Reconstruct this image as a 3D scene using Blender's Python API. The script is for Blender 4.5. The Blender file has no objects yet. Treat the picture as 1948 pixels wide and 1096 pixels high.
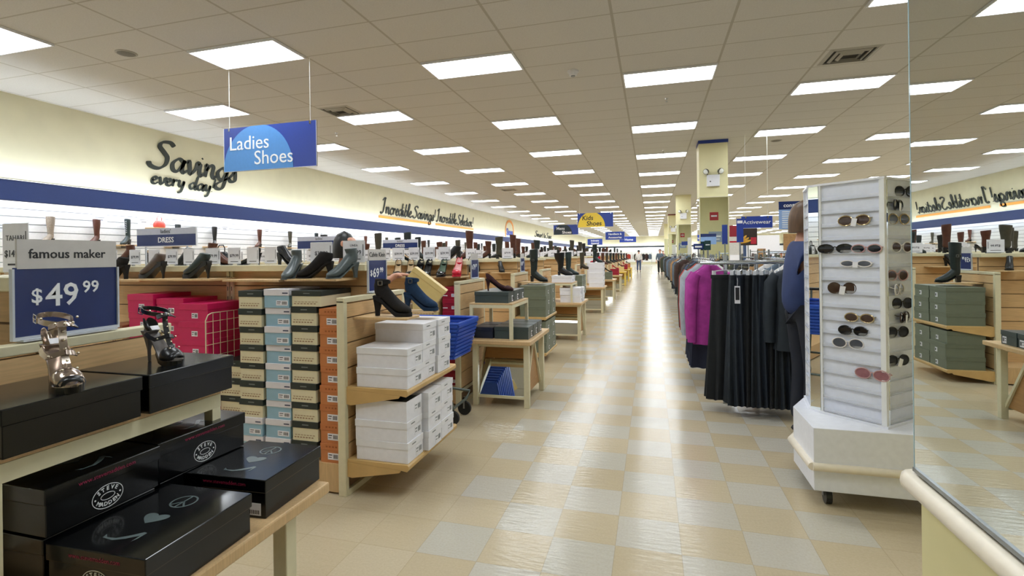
import bpy, bmesh, math, random
from mathutils import Matrix, Vector
random.seed(7)
PI = math.pi
SC = bpy.context.scene
COL = SC.collection
def R(d): return math.radians(d)

# ------------------------------------------------------------------ camera, light, exposure
CEIL = 3.883
cam_d = bpy.data.cameras.new('camera'); cam = bpy.data.objects.new('camera', cam_d); COL.objects.link(cam)
cam_d.sensor_width = 36.0; cam_d.lens = 999.7 / 1948 * 36.0
cam_d.shift_x = (974 - 943.4) / 1948; cam_d.shift_y = (486.8 - 548) / 1948
cam_d.clip_start = 0.05; cam_d.clip_end = 200
cam.matrix_world = Matrix.Translation((0, 0, 1.416)) @ Matrix.Rotation(R(16.51), 4, 'Z') @ Matrix.Rotation(R(90), 4, 'X') @ Matrix.Rotation(-0.013, 4, 'Z')
SC.camera = cam
wd = bpy.data.worlds.new('world'); SC.world = wd; wd.use_nodes = True
wd.node_tree.nodes['Background'].inputs[0].default_value = (0.9, 0.95, 1, 1)
wd.node_tree.nodes['Background'].inputs[1].default_value = 0.3
SC.view_settings.view_transform = 'Standard'; SC.view_settings.look = 'None'
SC.view_settings.gamma = 1.0; SC.view_settings.use_curve_mapping = False
SC.view_settings.exposure = 0.0
LAMP = 15.5          # radiance of the ceiling panels
TUBE = 38.0         # radiance of the valance tubes
TUBE_UP = 40.0

# ------------------------------------------------------------------ materials
def lin(c):
    c = c / 255.0
    return c / 12.92 if c <= 0.04045 else ((c + 0.055) / 1.055) ** 2.4
def rgb(t): return (lin(t[0]), lin(t[1]), lin(t[2]), 1)
_M = {}
def mat(name, col=(200, 200, 200), rough=0.5, metal=0.0, var=0.06, scale=30.0, bump=0.0, emit=0.0, spec=None, alpha=None, stretch=(1, 1, 1), coat=0.0, trans=0.0):
    if name in _M: return _M[name]
    m = bpy.data.materials.new(name); m.use_nodes = True; _M[name] = m
    nt = m.node_tree; N = nt.nodes; L = nt.links
    b = N['Principled BSDF']
    c = rgb(col)
    b.inputs['Base Color'].default_value = c
    b.inputs['Roughness'].default_value = rough; b.inputs['Metallic'].default_value = metal
    if spec is not None: b.inputs['Specular IOR Level'].default_value = spec
    if coat: b.inputs['Coat Weight'].default_value = coat; b.inputs['Coat Roughness'].default_value = 0.08
    if trans: b.inputs['Transmission Weight'].default_value = trans
    if alpha is not None: b.inputs['Alpha'].default_value = alpha
    if emit:
        b.inputs['Emission Color'].default_value = c; b.inputs['Emission Strength'].default_value = emit
    if var or bump:
        tc = N.new('ShaderNodeTexCoord'); mp = N.new('ShaderNodeMapping'); nz = N.new('ShaderNodeTexNoise')
        mp.inputs['Scale'].default_value = stretch; nz.inputs['Scale'].default_value = scale; nz.inputs['Detail'].default_value = 3
        L.new(tc.outputs['Object'], mp.inputs['Vector']); L.new(mp.outputs['Vector'], nz.inputs['Vector'])
        if var:
            cr = N.new('ShaderNodeValToRGB')
            cr.color_ramp.elements[0].position = 0.3; cr.color_ramp.elements[1].position = 0.7
            cr.color_ramp.elements[0].color = tuple(max(0, x * (1 - var * 2)) for x in c[:3]) + (1,)
            cr.color_ramp.elements[1].color = tuple(min(1, x * (1 + var)) for x in c[:3]) + (1,)
            L.new(nz.outputs['Fac'], cr.inputs['Fac']); L.new(cr.outputs['Color'], b.inputs['Base Color'])
        if bump:
            bp = N.new('ShaderNodeBump'); bp.inputs['Strength'].default_value = bump; bp.inputs['Distance'].default_value = 0.01
            L.new(nz.outputs['Fac'], bp.inputs['Height']); L.new(bp.outputs['Normal'], b.inputs['Normal'])
    return m
def emis(name, col, strength):
    if name in _M: return _M[name]
    m = bpy.data.materials.new(name); m.use_nodes = True; _M[name] = m
    nt = m.node_tree; nt.nodes.clear()
    e = nt.nodes.new('ShaderNodeEmission'); o = nt.nodes.new('ShaderNodeOutputMaterial')
    e.inputs[0].default_value = rgb(col); e.inputs[1].default_value = strength
    nt.links.new(e.outputs[0], o.inputs[0])
    return m
def fx(nt, op, a, b=None, c=None):
    n = nt.nodes.new('ShaderNodeMath'); n.operation = op
    for i, v in enumerate((a, b, c)):
        if v is None: continue
        if isinstance(v, (int, float)): n.inputs[i].default_value = v
        else: nt.links.new(v, n.inputs[i])
    return n.outputs[0]
def mixc(nt, f, a, b):
    n = nt.nodes.new('ShaderNodeMix'); n.data_type = 'RGBA'
    for s, v in ((n.inputs[0], f), (n.inputs[6], a), (n.inputs[7], b)):
        if isinstance(v, (tuple, list, float)): s.default_value = v
        else: nt.links.new(v, s)
    return n.outputs[2]
def base_mat(name):
    m = bpy.data.materials.new(name); m.use_nodes = True; nt = m.node_tree
    tc = nt.nodes.new('ShaderNodeTexCoord'); sp = nt.nodes.new('ShaderNodeSeparateXYZ')
    nt.links.new(tc.outputs['Object'], sp.inputs[0])
    return m, nt, nt.nodes['Principled BSDF'], tc, sp
def noise(nt, tc, scale, detail=2, stretch=None):
    n = nt.nodes.new('ShaderNodeTexNoise'); n.inputs['Scale'].default_value = scale; n.inputs['Detail'].default_value = detail
    if stretch:
        mp = nt.nodes.new('ShaderNodeMapping'); mp.inputs['Scale'].default_value = stretch
        nt.links.new(tc.outputs['Object'], mp.inputs[0]); nt.links.new(mp.outputs[0], n.inputs['Vector'])
    else: nt.links.new(tc.outputs['Object'], n.inputs['Vector'])
    return n.outputs['Fac']
def floor_mat():
    m, nt, b, tc, sp = base_mat('vinyl_tile')
    T = 0.305
    ix = fx(nt, 'DIVIDE', fx(nt, 'SUBTRACT', sp.outputs[0], -0.797), T)
    iy = fx(nt, 'DIVIDE', fx(nt, 'SUBTRACT', 2.913, sp.outputs[1]), T)
    fxi = fx(nt, 'FLOOR', ix); fyi = fx(nt, 'FLOOR', iy)
    par = fx(nt, 'FLOORED_MODULO', fx(nt, 'ADD', fxi, fyi), 2.0)
    white = fx(nt, 'SUBTRACT', 1.0, par)
    inx = fx(nt, 'MULTIPLY', fx(nt, 'GREATER_THAN', fxi, -1.5), fx(nt, 'LESS_THAN', fxi, 5.5))
    white = fx(nt, 'MULTIPLY', white, inx)
    wn = nt.nodes.new('ShaderNodeTexWhiteNoise'); cv = nt.nodes.new('ShaderNodeCombineXYZ')
    nt.links.new(fxi, cv.inputs[0]); nt.links.new(fyi, cv.inputs[1]); nt.links.new(cv.outputs[0], wn.inputs[0])
    f1 = noise(nt, tc, 90, 4)
    beige = mixc(nt, fx(nt, 'MULTIPLY', wn.outputs[0], 0.8), rgb((198, 184, 156)), rgb((190, 174, 142)))
    whit = mixc(nt, fx(nt, 'MULTIPLY', wn.outputs[0], 0.8), rgb((196, 191, 178)), rgb((189, 185, 170)))
    c = mixc(nt, white, beige, whit)
    c = mixc(nt, fx(nt, 'MULTIPLY', fx(nt, 'SUBTRACT', f1, 0.35), 0.7), c, rgb((168, 152, 122)))
    def seam(v):
        fr = fx(nt, 'FRACT', v)
        d = fx(nt, 'MINIMUM', fr, fx(nt, 'SUBTRACT', 1.0, fr))
        return fx(nt, 'LESS_THAN', d, 0.006)
    sm = fx(nt, 'MAXIMUM', seam(ix), seam(iy))
    c = mixc(nt, fx(nt, 'MULTIPLY', sm, 0.35), c, rgb((150, 132, 100)))
    nt.links.new(c, b.inputs['Base Color'])
    b.inputs['Roughness'].default_value = 0.16
    b.inputs['Specular IOR Level'].default_value = 0.3
    f2 = noise(nt, tc, 16, 3, (0.6, 2.4, 1))
    bp = nt.nodes.new('ShaderNodeBump'); bp.inputs['Strength'].default_value = 0.10; bp.inputs['Distance'].default_value = 0.02
    nt.links.new(f2, bp.inputs['Height']); nt.links.new(bp.outputs[0], b.inputs['Normal'])
    return m
def ceil_mat():
    m, nt, b, tc, sp = base_mat('ceiling_tile')
    ix = fx(nt, 'DIVIDE', fx(nt, 'ADD', sp.outputs[0], 2.789 + 0.015), 1.22)
    iy = fx(nt, 'DIVIDE', fx(nt, 'SUBTRACT', sp.outputs[1], 6.139 - 0.015), 0.61)
    def near(v, w):
        fr = fx(nt, 'FRACT', v); d = fx(nt, 'MINIMUM', fr, fx(nt, 'SUBTRACT', 1.0, fr))
        return fx(nt, 'LESS_THAN', d, w)
    bar = fx(nt, 'MAXIMUM', near(ix, 0.012), near(iy, 0.016))
    f1 = noise(nt, tc, 70, 5)
    c = mixc(nt, f1, rgb((197, 196, 192)), rgb((217, 216, 212)))
    c = mixc(nt, fx(nt, 'MULTIPLY', bar, 0.75), c, rgb((168, 164, 152)))
    nt.links.new(c, b.inputs['Base Color']); b.inputs['Roughness'].default_value = 0.9
    bp = nt.nodes.new('ShaderNodeBump'); bp.inputs['Strength'].default_value = 0.25; bp.inputs['Distance'].default_value = 0.01
    nt.links.new(f1, bp.inputs['Height']); nt.links.new(bp.outputs[0], b.inputs['Normal'])
    return m

CREAM = mat('cream_wall_paint', (222, 217, 186), 0.7, var=0.02, scale=3)
CREAMM = mat('cream_powder_coat', (222, 214, 180), 0.42, var=0.02)
WOOD = mat('maple_laminate', (218, 182, 132), 0.4, var=0.07, scale=9, stretch=(1, 1, 14))
WOODX = mat('maple_laminate_edge', (212, 178, 130), 0.42, var=0.06, scale=10, stretch=(14, 14, 1))
WOODD = mat('brown_laminate', (176, 132, 80), 0.5, var=0.07, scale=9, stretch=(1, 1, 14))
GROOVE = mat('dark_groove', (120, 92, 60), 0.6, var=0.03)
NAVYB = mat('blue_fascia', (34, 60, 124), 0.45, var=0.02)
WHITEP = mat('white_slatwall', (238, 240, 240), 0.5, var=0.02)
WHITE = mat('white_plastic', (236, 238, 244), 0.35, var=0.02)
WHITEL = mat('white_laminate', (236, 238, 246), 0.3, var=0.02)
GREYM = mat('grey_metal', (150, 155, 160), 0.3, 0.9, var=0.03)
CHROME = mat('chrome', (215, 220, 226), 0.12, 1.0, var=0.0)
BLACK = mat('black_plastic', (22, 23, 25), 0.35, var=0.05)
BLKGLOSS = mat('glossy_black_card', (9, 11, 13), 0.2, var=0.1, scale=6, bump=0.05, coat=0.1, spec=0.4)
BLKLEA = mat('black_leather', (20, 21, 23), 0.3, var=0.1, scale=60, bump=0.05)
BLKSUE = mat('black_suede', (27, 24, 24), 0.95, var=0.12, scale=80)
BLUSUE = mat('blue_suede', (24, 52, 84), 0.95, var=0.1, scale=80)
BRONZE = mat('bronze_leather', (98, 84, 76), 0.3, var=0.08, scale=40)
TEALL = mat('dark_teal_leather', (44, 58, 58), 0.3, var=0.08, scale=40)
GREYL = mat('grey_leather', (84, 94, 96), 0.32, var=0.08, scale=40)
BROWNL = mat('brown_leather', (92, 52, 36), 0.35, var=0.1, scale=40)
TAUPE = mat('taupe_suede', (150, 138, 124), 0.8, var=0.12, scale=60)
BURG = mat('burgundy_suede', (62, 28, 32), 0.8, var=0.1, scale=60)
REDP = mat('red_patent', (200, 30, 56), 0.12, var=0.05)
PINKIN = mat('pink_insole', (226, 172, 170), 0.5, var=0.03)
TANIN = mat('tan_insole', (196, 168, 128), 0.5, var=0.04)
SILVL = mat('pewter_metallic_leather', (186, 170, 158), 0.16, 0.85, var=0.05, scale=30)
GOLDS = mat('pale_metal_stud', (222, 214, 196), 0.15, 1.0, var=0.0)
PAPER = mat('white_card', (238, 238, 244), 0.5, var=0.02)
INK = mat('black_ink', (24, 25, 30), 0.5, var=0.0)
INKG = mat('grey_ink', (110, 116, 118), 0.5, var=0.0)
WHITEINK = mat('white_ink', (244, 246, 248), 0.5, var=0.0)
PINKINK = mat('magenta_ink', (150, 34, 74), 0.4, var=0.0)
SIGNBLUE = mat('sign_blue', (40, 66, 156), 0.35, var=0.02)
SIGNLB = mat('sign_light_blue', (84, 146, 214), 0.35, var=0.02)
SIGNNAVY = mat('sign_navy', (30, 50, 108), 0.25, var=0.06, scale=8)
SIGNGREY = mat('sign_warm_grey', (206, 202, 198), 0.4, var=0.02)
SIGNYEL = mat('sign_yellow', (246, 214, 70), 0.4, var=0.02)
SIGNDK = mat('sign_dark_green', (24, 40, 48), 0.4, var=0.02)
ORANGE = mat('orange_stripe', (226, 146, 56), 0.5, var=0.02)
SKIN = mat('skin', (214, 158, 132), 0.5, var=0.05, scale=20)
HAIRB = mat('black_hair', (22, 20, 20), 0.4, var=0.15, scale=60, stretch=(1, 1, 0.2))
HAIRBR = mat('brown_hair', (92, 66, 42), 0.45, var=0.15, scale=60, stretch=(1, 1, 0.2))
def mirror_mat():
    m = mat('mirror_glass', (232, 238, 236), 0.0, 1.0, var=0.0)
    return m
MIRROR = mirror_mat()
def clear_mat(name='clear_acrylic', tint=(1, 1, 1), fac=0.82):
    if name in _M: return _M[name]
    m = bpy.data.materials.new(name); m.use_nodes = True; _M[name] = m
    nt = m.node_tree; N = nt.nodes
    b = N['Principled BSDF']; b.inputs['Roughness'].default_value = 0.05; b.inputs['Base Color'].default_value = (0.9, 0.92, 0.95, 1)
    t = N.new('ShaderNodeBsdfTransparent'); t.inputs[0].default_value = tint + (1,)
    mx = N.new('ShaderNodeMixShader'); mx.inputs[0].default_value = fac
    nt.links.new(b.outputs[0], mx.inputs[1]); nt.links.new(t.outputs[0], mx.inputs[2]); nt.links.new(mx.outputs[0], N['Material Output'].inputs[0])
    return m
CLEAR = clear_mat()
DIFFUSER = emis('lit_diffuser', (244, 250, 255), LAMP)
TUBEM = emis('lit_tube_down', (246, 251, 255), TUBE)
TUBEU = emis('lit_tube_up', (240, 248, 255), TUBE_UP)

# ------------------------------------------------------------------ mesh builder
class MB:
    def __init__(s): s.v = []; s.f = []; s.m = []
    def add(s, vs, fs, mi=0, M=None):
        o = len(s.v)
        if M is not None: vs = [tuple(M @ Vector(p)) for p in vs]
        s.v += [tuple(p) for p in vs]
        for f in fs: s.f.append([o + i for i in f]); s.m.append(mi)
        return s
    def box(s, a, b, mi=0, M=None):
        x0, y0, z0 = a; x1, y1, z1 = b
        if x0 > x1: x0, x1 = x1, x0
        if y0 > y1: y0, y1 = y1, y0
        if z0 > z1: z0, z1 = z1, z0
        vs = [(x0, y0, z0), (x1, y0, z0), (x1, y1, z0), (x0, y1, z0), (x0, y0, z1), (x1, y0, z1), (x1, y1, z1), (x0, y1, z1)]
        return s.add(vs, [(3, 2, 1, 0), (4, 5, 6, 7), (0, 1, 5, 4), (1, 2, 6, 5), (2, 3, 7, 6), (3, 0, 4, 7)], mi, M)
    def prism(s, poly, h0, h1, axis='z', mi=0, M=None):
        n = len(poly)
        def P(p, h):
            if axis == 'z': return (p[0], p[1], h)
            if axis == 'y': return (p[0], h, p[1])
            return (h, p[0], p[1])
        vs = [P(p, h0) for p in poly] + [P(p, h1) for p in poly]
        fs = [tuple(range(n))[::-1], tuple(range(n, 2 * n))] + [(i, (i + 1) % n, n + (i + 1) % n, n + i) for i in range(n)]
        return s.add(vs, fs, mi, M)
    def loft(s, rings, closed=True, cap=True, mi=0, M=None, fm=None):
        n = len(rings[0]); vs = [p for r in rings for p in r]; o = len(s.v); s.add(vs, [], mi, M)
        for k in range(len(rings) - 1):
            for i in range(n if closed else n - 1):
                j = (i + 1) % n
                s.f.append([o + k * n + i, o + k * n + j, o + (k + 1) * n + j, o + (k + 1) * n + i]); s.m.append(fm(k, i) if fm else mi)
        if cap and closed:
            s.f.append([o + i for i in range(n)][::-1]); s.m.append(mi)
            s.f.append([o + (len(rings) - 1) * n + i for i in range(n)]); s.m.append(mi)
        return s
    def tube(s, path, r, n=8, mi=0, M=None, cap=True):
        rs = r if isinstance(r, (list, tuple)) else [r] * len(path)
        pts = [Vector(p) for p in path]; rings = []; up = None
        for i, p in enumerate(pts):
            d = (pts[min(i + 1, len(pts) - 1)] - pts[max(i - 1, 0)]).normalized()
            if up is None: up = Vector((0, 0, 1)) if abs(d.z) < 0.9 else Vector((1, 0, 0))
            a = d.cross(up)
            if a.length < 1e-4: a = d.cross(Vector((0, 1, 0)))
            a.normalize(); b = a.cross(d).normalized(); up = b
            rings.append([tuple(p + a * rs[i] * math.cos(2 * PI * k / n) + b * rs[i] * math.sin(2 * PI * k / n)) for k in range(n)])
        return s.loft(rings, True, cap, mi, M)
    def strap(s, path, nrm, w, t, mi=0, M=None):
        """flat band of width w and thickness t along a path; nrm gives the outward direction at each point"""
        pts = [Vector(p) for p in path]; rings = []
        for i, p in enumerate(pts):
            d = (pts[min(i + 1, len(pts) - 1)] - pts[max(i - 1, 0)]).normalized()
            nn = Vector(nrm(p) if callable(nrm) else nrm).normalized(); a = d.cross(nn).normalized(); nn = a.cross(d).normalized()
            rings.append([tuple(p + a * (w / 2) * x + nn * t * y) for x, y in ((-1, 0), (1, 0), (1, 1), (-1, 1))])
        return s.loft(rings, True, True, mi, M)
    def ell(s, c, r, nu=12, nv=8, mi=0, M=None):
        rings = []
        for k in range(nv + 1):
            t = -PI / 2 + PI * k / nv; cz = max(math.cos(t), 0.02)
            rings.append([(c[0] + r[0] * cz * math.cos(2 * PI * i / nu), c[1] + r[1] * cz * math.sin(2 * PI * i / nu), c[2] + r[2] * math.sin(t)) for i in range(nu)])
        return s.loft(rings, True, True, mi, M)
    def lathe(s, prof, n=16, c=(0, 0, 0), mi=0, M=None):
        rings = [[(c[0] + max(r, 1e-4) * math.cos(2 * PI * i / n), c[1] + max(r, 1e-4) * math.sin(2 * PI * i / n), c[2] + z) for i in range(n)] for r, z in prof]
        return s.loft(rings, True, True, mi, M)
    def build(s, name, mats, parent=None, smooth=False, bevel=0, sub=0):
        me = bpy.data.meshes.new(name); me.from_pydata(s.v, [], s.f)
        if not isinstance(mats, (list, tuple)): mats = [mats]
        for m in mats: me.materials.append(m)
        if len(mats) > 1: me.polygons.foreach_set('material_index', s.m)
        bm = bmesh.new(); bm.from_mesh(me); bmesh.ops.recalc_face_normals(bm, faces=bm.faces); bm.to_mesh(me); bm.free()
        if smooth:
            me.polygons.foreach_set('use_smooth', [True] * len(me.polygons))
            try: me.set_sharp_from_angle(angle=R(50))
            except Exception: pass
        o = bpy.data.objects.new(name, me); COL.objects.link(o)
        if parent is not None: adopt(o, parent)
        if bevel:
            b = o.modifiers.new('bevel', 'BEVEL'); b.width = bevel; b.segments = 2; b.limit_method = 'ANGLE'; b.angle_limit = R(40)
        if sub:
            b = o.modifiers.new('sub', 'SUBSURF'); b.levels = sub; b.render_levels = sub
        return o
KIDS = {}
def adopt(o, p):
    o.parent = p; KIDS.setdefault(p.name, []).append(o)
def tag(o, label, cat, group=None, kind=None):
    o['label'] = label; o['category'] = cat
    if group: o['group'] = group
    if kind: o['kind'] = kind
    return o
def struct(o): o['kind'] = 'structure'; return o
def empty(name, loc=(0, 0, 0), rz=0):
    o = bpy.data.objects.new(name, None); o.empty_display_size = 0.05; COL.objects.link(o); o.location = loc; o.rotation_euler = (0, 0, rz); return o
def thing(name, label, cat, loc=(0, 0, 0), rz=0, group=None):
    return tag(empty(name, loc, rz), label, cat, group)
def dup(o, parent=None):
    c = o.copy(); COL.objects.link(c)
    if parent is not None: adopt(c, parent)
    for k in KIDS.get(o.name, []): dup(k, c)
    return c
_P = {}
def inst(key, builder, label, cat, loc, rz=0, group=None, rot=None):
    if key in _P: r = dup(_P[key])
    else: r = builder(); _P[key] = r
    r.location = loc; r.rotation_euler = rot if rot else (0, 0, rz)
    for k in ('group', 'kind'):
        if k in r: del r[k]
    return tag(r, label, cat, group)
ORD = ['first', 'second', 'third', 'fourth', 'fifth', 'sixth', 'seventh', 'eighth', 'ninth', 'tenth', 'eleventh', 'twelfth', 'thirteenth', 'fourteenth', 'fifteenth', 'sixteenth', 'seventeenth', 'eighteenth', 'nineteenth', 'twentieth', 'twenty-first', 'twenty-second', 'twenty-third', 'twenty-fourth', 'twenty-fifth', 'twenty-sixth']
def from_top(i, n):
    if n == 1: return 'single'
    if i == n - 1: return 'topmost'
    if i == 0: return 'lowest'
    return ORD[n - 1 - i] + ' from the top'

def text_obj(name, s, size, m, parent, M, align='CENTER', ext=0.001, shear=0.0, bold=0.0, sx=1.0, spacing=1.0):
    """raised lettering as a mesh; text lies in local XY before M"""
    cu = bpy.data.curves.new('txt', 'FONT'); cu.body = s; cu.size = size; cu.align_x = align; cu.align_y = 'CENTER'
    cu.extrude = ext; cu.shear = shear; cu.offset = bold; cu.space_character = spacing; cu.resolution_u = 3
    to = bpy.data.objects.new('txt', cu); COL.objects.link(to)
    dg = bpy.context.evaluated_depsgraph_get(); me = bpy.data.meshes.new_from_object(to.evaluated_get(dg))
    bpy.data.objects.remove(to); bpy.data.curves.remove(cu)
    me.transform(M @ Matrix.Diagonal((sx, 1, 1, 1))); me.name = name
    me.materials.clear(); me.materials.append(m)
    o = bpy.data.objects.new(name, me); COL.objects.link(o)
    if parent is not None: adopt(o, parent)
    return o
# text planes: facing -Y (reads along +X), facing +X (reads along +Y), facing -X
def FY(x, y, z): return Matrix.Translation((x, y, z)) @ Matrix.Rotation(R(90), 4, 'X')
def FX(x, y, z): return Matrix.Translation((x, y, z)) @ Matrix.Rotation(R(90), 4, 'Z') @ Matrix.Rotation(R(90), 4, 'X')
def FZ(x, y, z, rz=0): return Matrix.Translation((x, y, z)) @ Matrix.Rotation(rz, 4, 'Z')

# brush lettering: strokes of a script alphabet
GL = {'S': (1.25, [[(1.3, 1.85), (1.0, 2.1), (.45, 2.0), (.3, 1.65), (.65, 1.25), (.9, .9), (.8, .35), (.35, .0), (-.2, .1), (-.35, .4)]]),
 'a': (1.1, [[(.85, .85), (.5, 1.0), (.1, .6), (.15, .1), (.5, .05), (.85, .6), (.95, 1.0)], [(.95, 1.0), (.82, .3), (.95, 0), (1.25, .25)]]),
 'v': (1.0, [[(0, .8), (.2, 1.0), (.3, .5), (.4, 0), (.8, .5), (.9, 1.0), (1.1, .9)]]),
 'i': (.5, [[(.15, 1.0), (.1, .3), (.25, 0), (.5, .25)], [(.22, 1.4), (.28, 1.47)]]),
 'n': (1.1, [[(0, .85), (.2, 1.0), (.15, .4), (.1, 0)], [(.15, .5), (.5, 1.0), (.75, .9), (.7, .3), (.85, 0), (1.1, .25)]]),
 'm': (1.6, [[(0, .85), (.2, 1.0), (.15, .4), (.1, 0)], [(.15, .5), (.45, 1.0), (.65, .9), (.6, .4), (.6, 0)], [(.65, .5), (1.0, 1.0), (1.25, .9), (1.2, .3), (1.35, 0), (1.6, .25)]]),
 'g': (1.1, [[(.85, .85), (.5, 1.0), (.1, .6), (.2, .1), (.55, .1), (.85, .6), (.95, 1.0)], [(.95, 1.0), (.85, .2), (.6, -.7), (.1, -.8), (0, -.5), (.5, -.1), (1.2, .3)]]),
 's': (.75, [[(0, .2), (.4, .7), (.5, 1.05), (.62, .6), (.6, .1), (.2, 0), (.05, .2)]]),
 'e': (.8, [[(.05, .45), (.5, .6), (.6, .9), (.35, 1.0), (.1, .6), (.15, .1), (.5, 0), (.85, .3)]]),
 'r': (.75, [[(0, .85), (.2, 1.0), (.15, .4), (.1, 0)], [(.15, .5), (.4, .95), (.7, .9)]]),
 'y': (1.0, [[(0, .85), (.2, 1.0), (.2, .4), (.35, .1), (.7, .4), (.85, 1.0)], [(.85, 1.0), (.75, .2), (.5, -.7), (.1, -.8)]]),
 'd': (1.15, [[(.85, .85), (.5, 1.0), (.1, .6), (.2, .1), (.5, .05), (.85, .6)], [(1.15, 2.1), (.95, 1.0), (.85, .2), (1.0, 0), (1.25, .25)]]),
 '!': (.6, [[(.55, 2.2), (.3, .7)], [(.12, .08), (.18, .12)]]),
 'I': (.95, [[(.1, 2.0), (.5, 2.4), (.95, 2.4)], [(.75, 2.4), (.55, 1.2), (.3, .2), (-.1, 0), (-.3, .2)]]),
 'c': (.75, [[(.7, .85), (.45, 1.0), (.1, .6), (.15, .1), (.5, 0), (.8, .3)]]),
 'b': (.85, [[(.5, 2.1), (.25, 1.0), (.1, .2), (.4, 0), (.75, .4), (.7, .9), (.4, 1.0), (.15, .6)]]),
 'l': (.55, [[(0, .3), (.5, 1.5), (.6, 2.1), (.4, 2.1), (.15, .8), (.2, .1), (.5, .2)]]),
 't': (.65, [[(.45, 1.8), (.2, .5), (.3, 0), (.6, .2)], [(0, 1.15), (.7, 1.25)]]),
 'o': (.9, [[(.5, 1.0), (.15, .7), (.15, .15), (.5, 0), (.8, .4), (.7, .9), (.5, 1.0), (.95, .95)]]),
 ' ': (.6, [])}
def smooth_path(P, k=5):
    if len(P) < 3: return P
    out = []
    for i in range(len(P) - 1):
        p0 = P[max(i - 1, 0)]; p1 = P[i]; p2 = P[i + 1]; p3 = P[min(i + 2, len(P) - 1)]
        for j in range(k):
            t = j / k
            out.append(tuple(0.5 * (2 * p1[a] + (p2[a] - p0[a]) * t + (2 * p0[a] - 5 * p1[a] + 4 * p2[a] - p3[a]) * t * t + (3 * p1[a] - p0[a] - 3 * p2[a] + p3[a]) * t ** 3) for a in range(len(p1))))
    out.append(P[-1]); return out
def brush(mb, s, M, unit, thick=0.2, slant=0.12, ext=0.012, nib=R(35)):
    x = 0
    for ch in s:
        adv, strokes = GL[ch]
        for st in strokes:
            P = smooth_path([(p[0] + x + slant * p[1], p[1]) for p in st])
            rings = []
            for i, p in enumerate(P):
                a = P[max(i - 1, 0)]; b = P[min(i + 1, len(P) - 1)]
                dx, dy = b[0] - a[0], b[1] - a[1]; l = math.hypot(dx, dy) or 1
                w = thick * (0.5 + 0.75 * abs(math.sin(math.atan2(dy, dx) - nib))) / 2
                if i in (0, len(P) - 1): w *= 0.7
                nx, ny = -dy / l * w, dx / l * w
                rings.append([((p[0] + nx) * unit, (p[1] + ny) * unit, 0), ((p[0] - nx) * unit, (p[1] - ny) * unit, 0), ((p[0] - nx) * unit, (p[1] - ny) * unit, ext), ((p[0] + nx) * unit, (p[1] + ny) * unit, ext)])
            mb.loft(rings, True, True, 0, M)
        x += adv
    return x * unit
# ------------------------------------------------------------------ the setting
def plane(name, pts, m):
    return struct(MB().add(pts, [(0, 1, 2, 3)]).build(name, m))
XL, XR, YB, YF = -8.95, 17.0, 76.0, -4.0
struct(MB().box((XL, YF, -0.1), (XR, YB, 0)).build('floor', floor_mat()))
struct(MB().box((XL, YF, CEIL), (XR, YB, CEIL + 0.1)).build('ceiling', ceil_mat()))
struct(MB().box((XL - 0.1, YF, 0), (XL, YB, CEIL)).build('wall_left', CREAM))
struct(MB().box((XR, YF, 0), (XR + 0.1, YB, CEIL)).build('wall_right', CREAM))
struct(MB().box((XL, YB, 0), (XR, YB + 0.1, CEIL)).build('wall_back', CREAM))
struct(MB().box((XL, YF - 0.1, 0), (XR, YF, CEIL)).build('wall_front', CREAM))
struct(MB().box((XL, YF, 0), (XL + 0.012, YB, 0.12)).build('baseboard_left', BLACK))
# white slatwall under the valance
sb = MB(); sb.box((XL, YF, 0.3), (XL + 0.02, YB, 2.62), 1)
z = 0.3
while z < 2.6:
    sb.box((XL + 0.02, YF, z), (XL + 0.035, YB, min(z + 0.100, 2.62)), 0); z += 0.112
struct(sb.build('trim_1', [WHITEP, mat('slat_groove', (150, 156, 158), 0.6, var=0.02)]))
# blue light valance: front board, dark edge lips, tubes above and below
vb = MB(); vb.box((-8.62, YF, 2.285), (-8.60, YB, 2.565))
vo = struct(vb.build('trim_2', NAVYB))
vl = MB(); vl.box((-8.63, YF, 2.278), (-8.595, YB, 2.286)); vl.box((-8.63, YF, 2.564), (-8.595, YB, 2.572))
for k in range(27): vl.box((XL + 0.03, -2 + 3 * k, 2.40), (-8.62, -1.97 + 3 * k, 2.45))
adopt(vl.build('lip', mat('dark_blue_edge', (24, 30, 60), 0.5, var=0.0)), vo)
td = MB(); tu = MB(); ts = MB()
yy = YF + 0.3
while yy < YB - 1.5:
    td.box((-8.735, yy, 2.36), (-8.705, yy + 1.15, 2.385)); tu.box((-8.735, yy, 2.47), (-8.705, yy + 1.15, 2.495)); yy += 1.22
ts.box((-8.80, YF, 2.39), (-8.64, YB, 2.465))
adopt(ts.build('tube_tray', WHITE), vo); adopt(td.build('fluorescent_tube', TUBEM), vo); adopt(tu.build('uplight_tube', TUBEU), vo)
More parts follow.
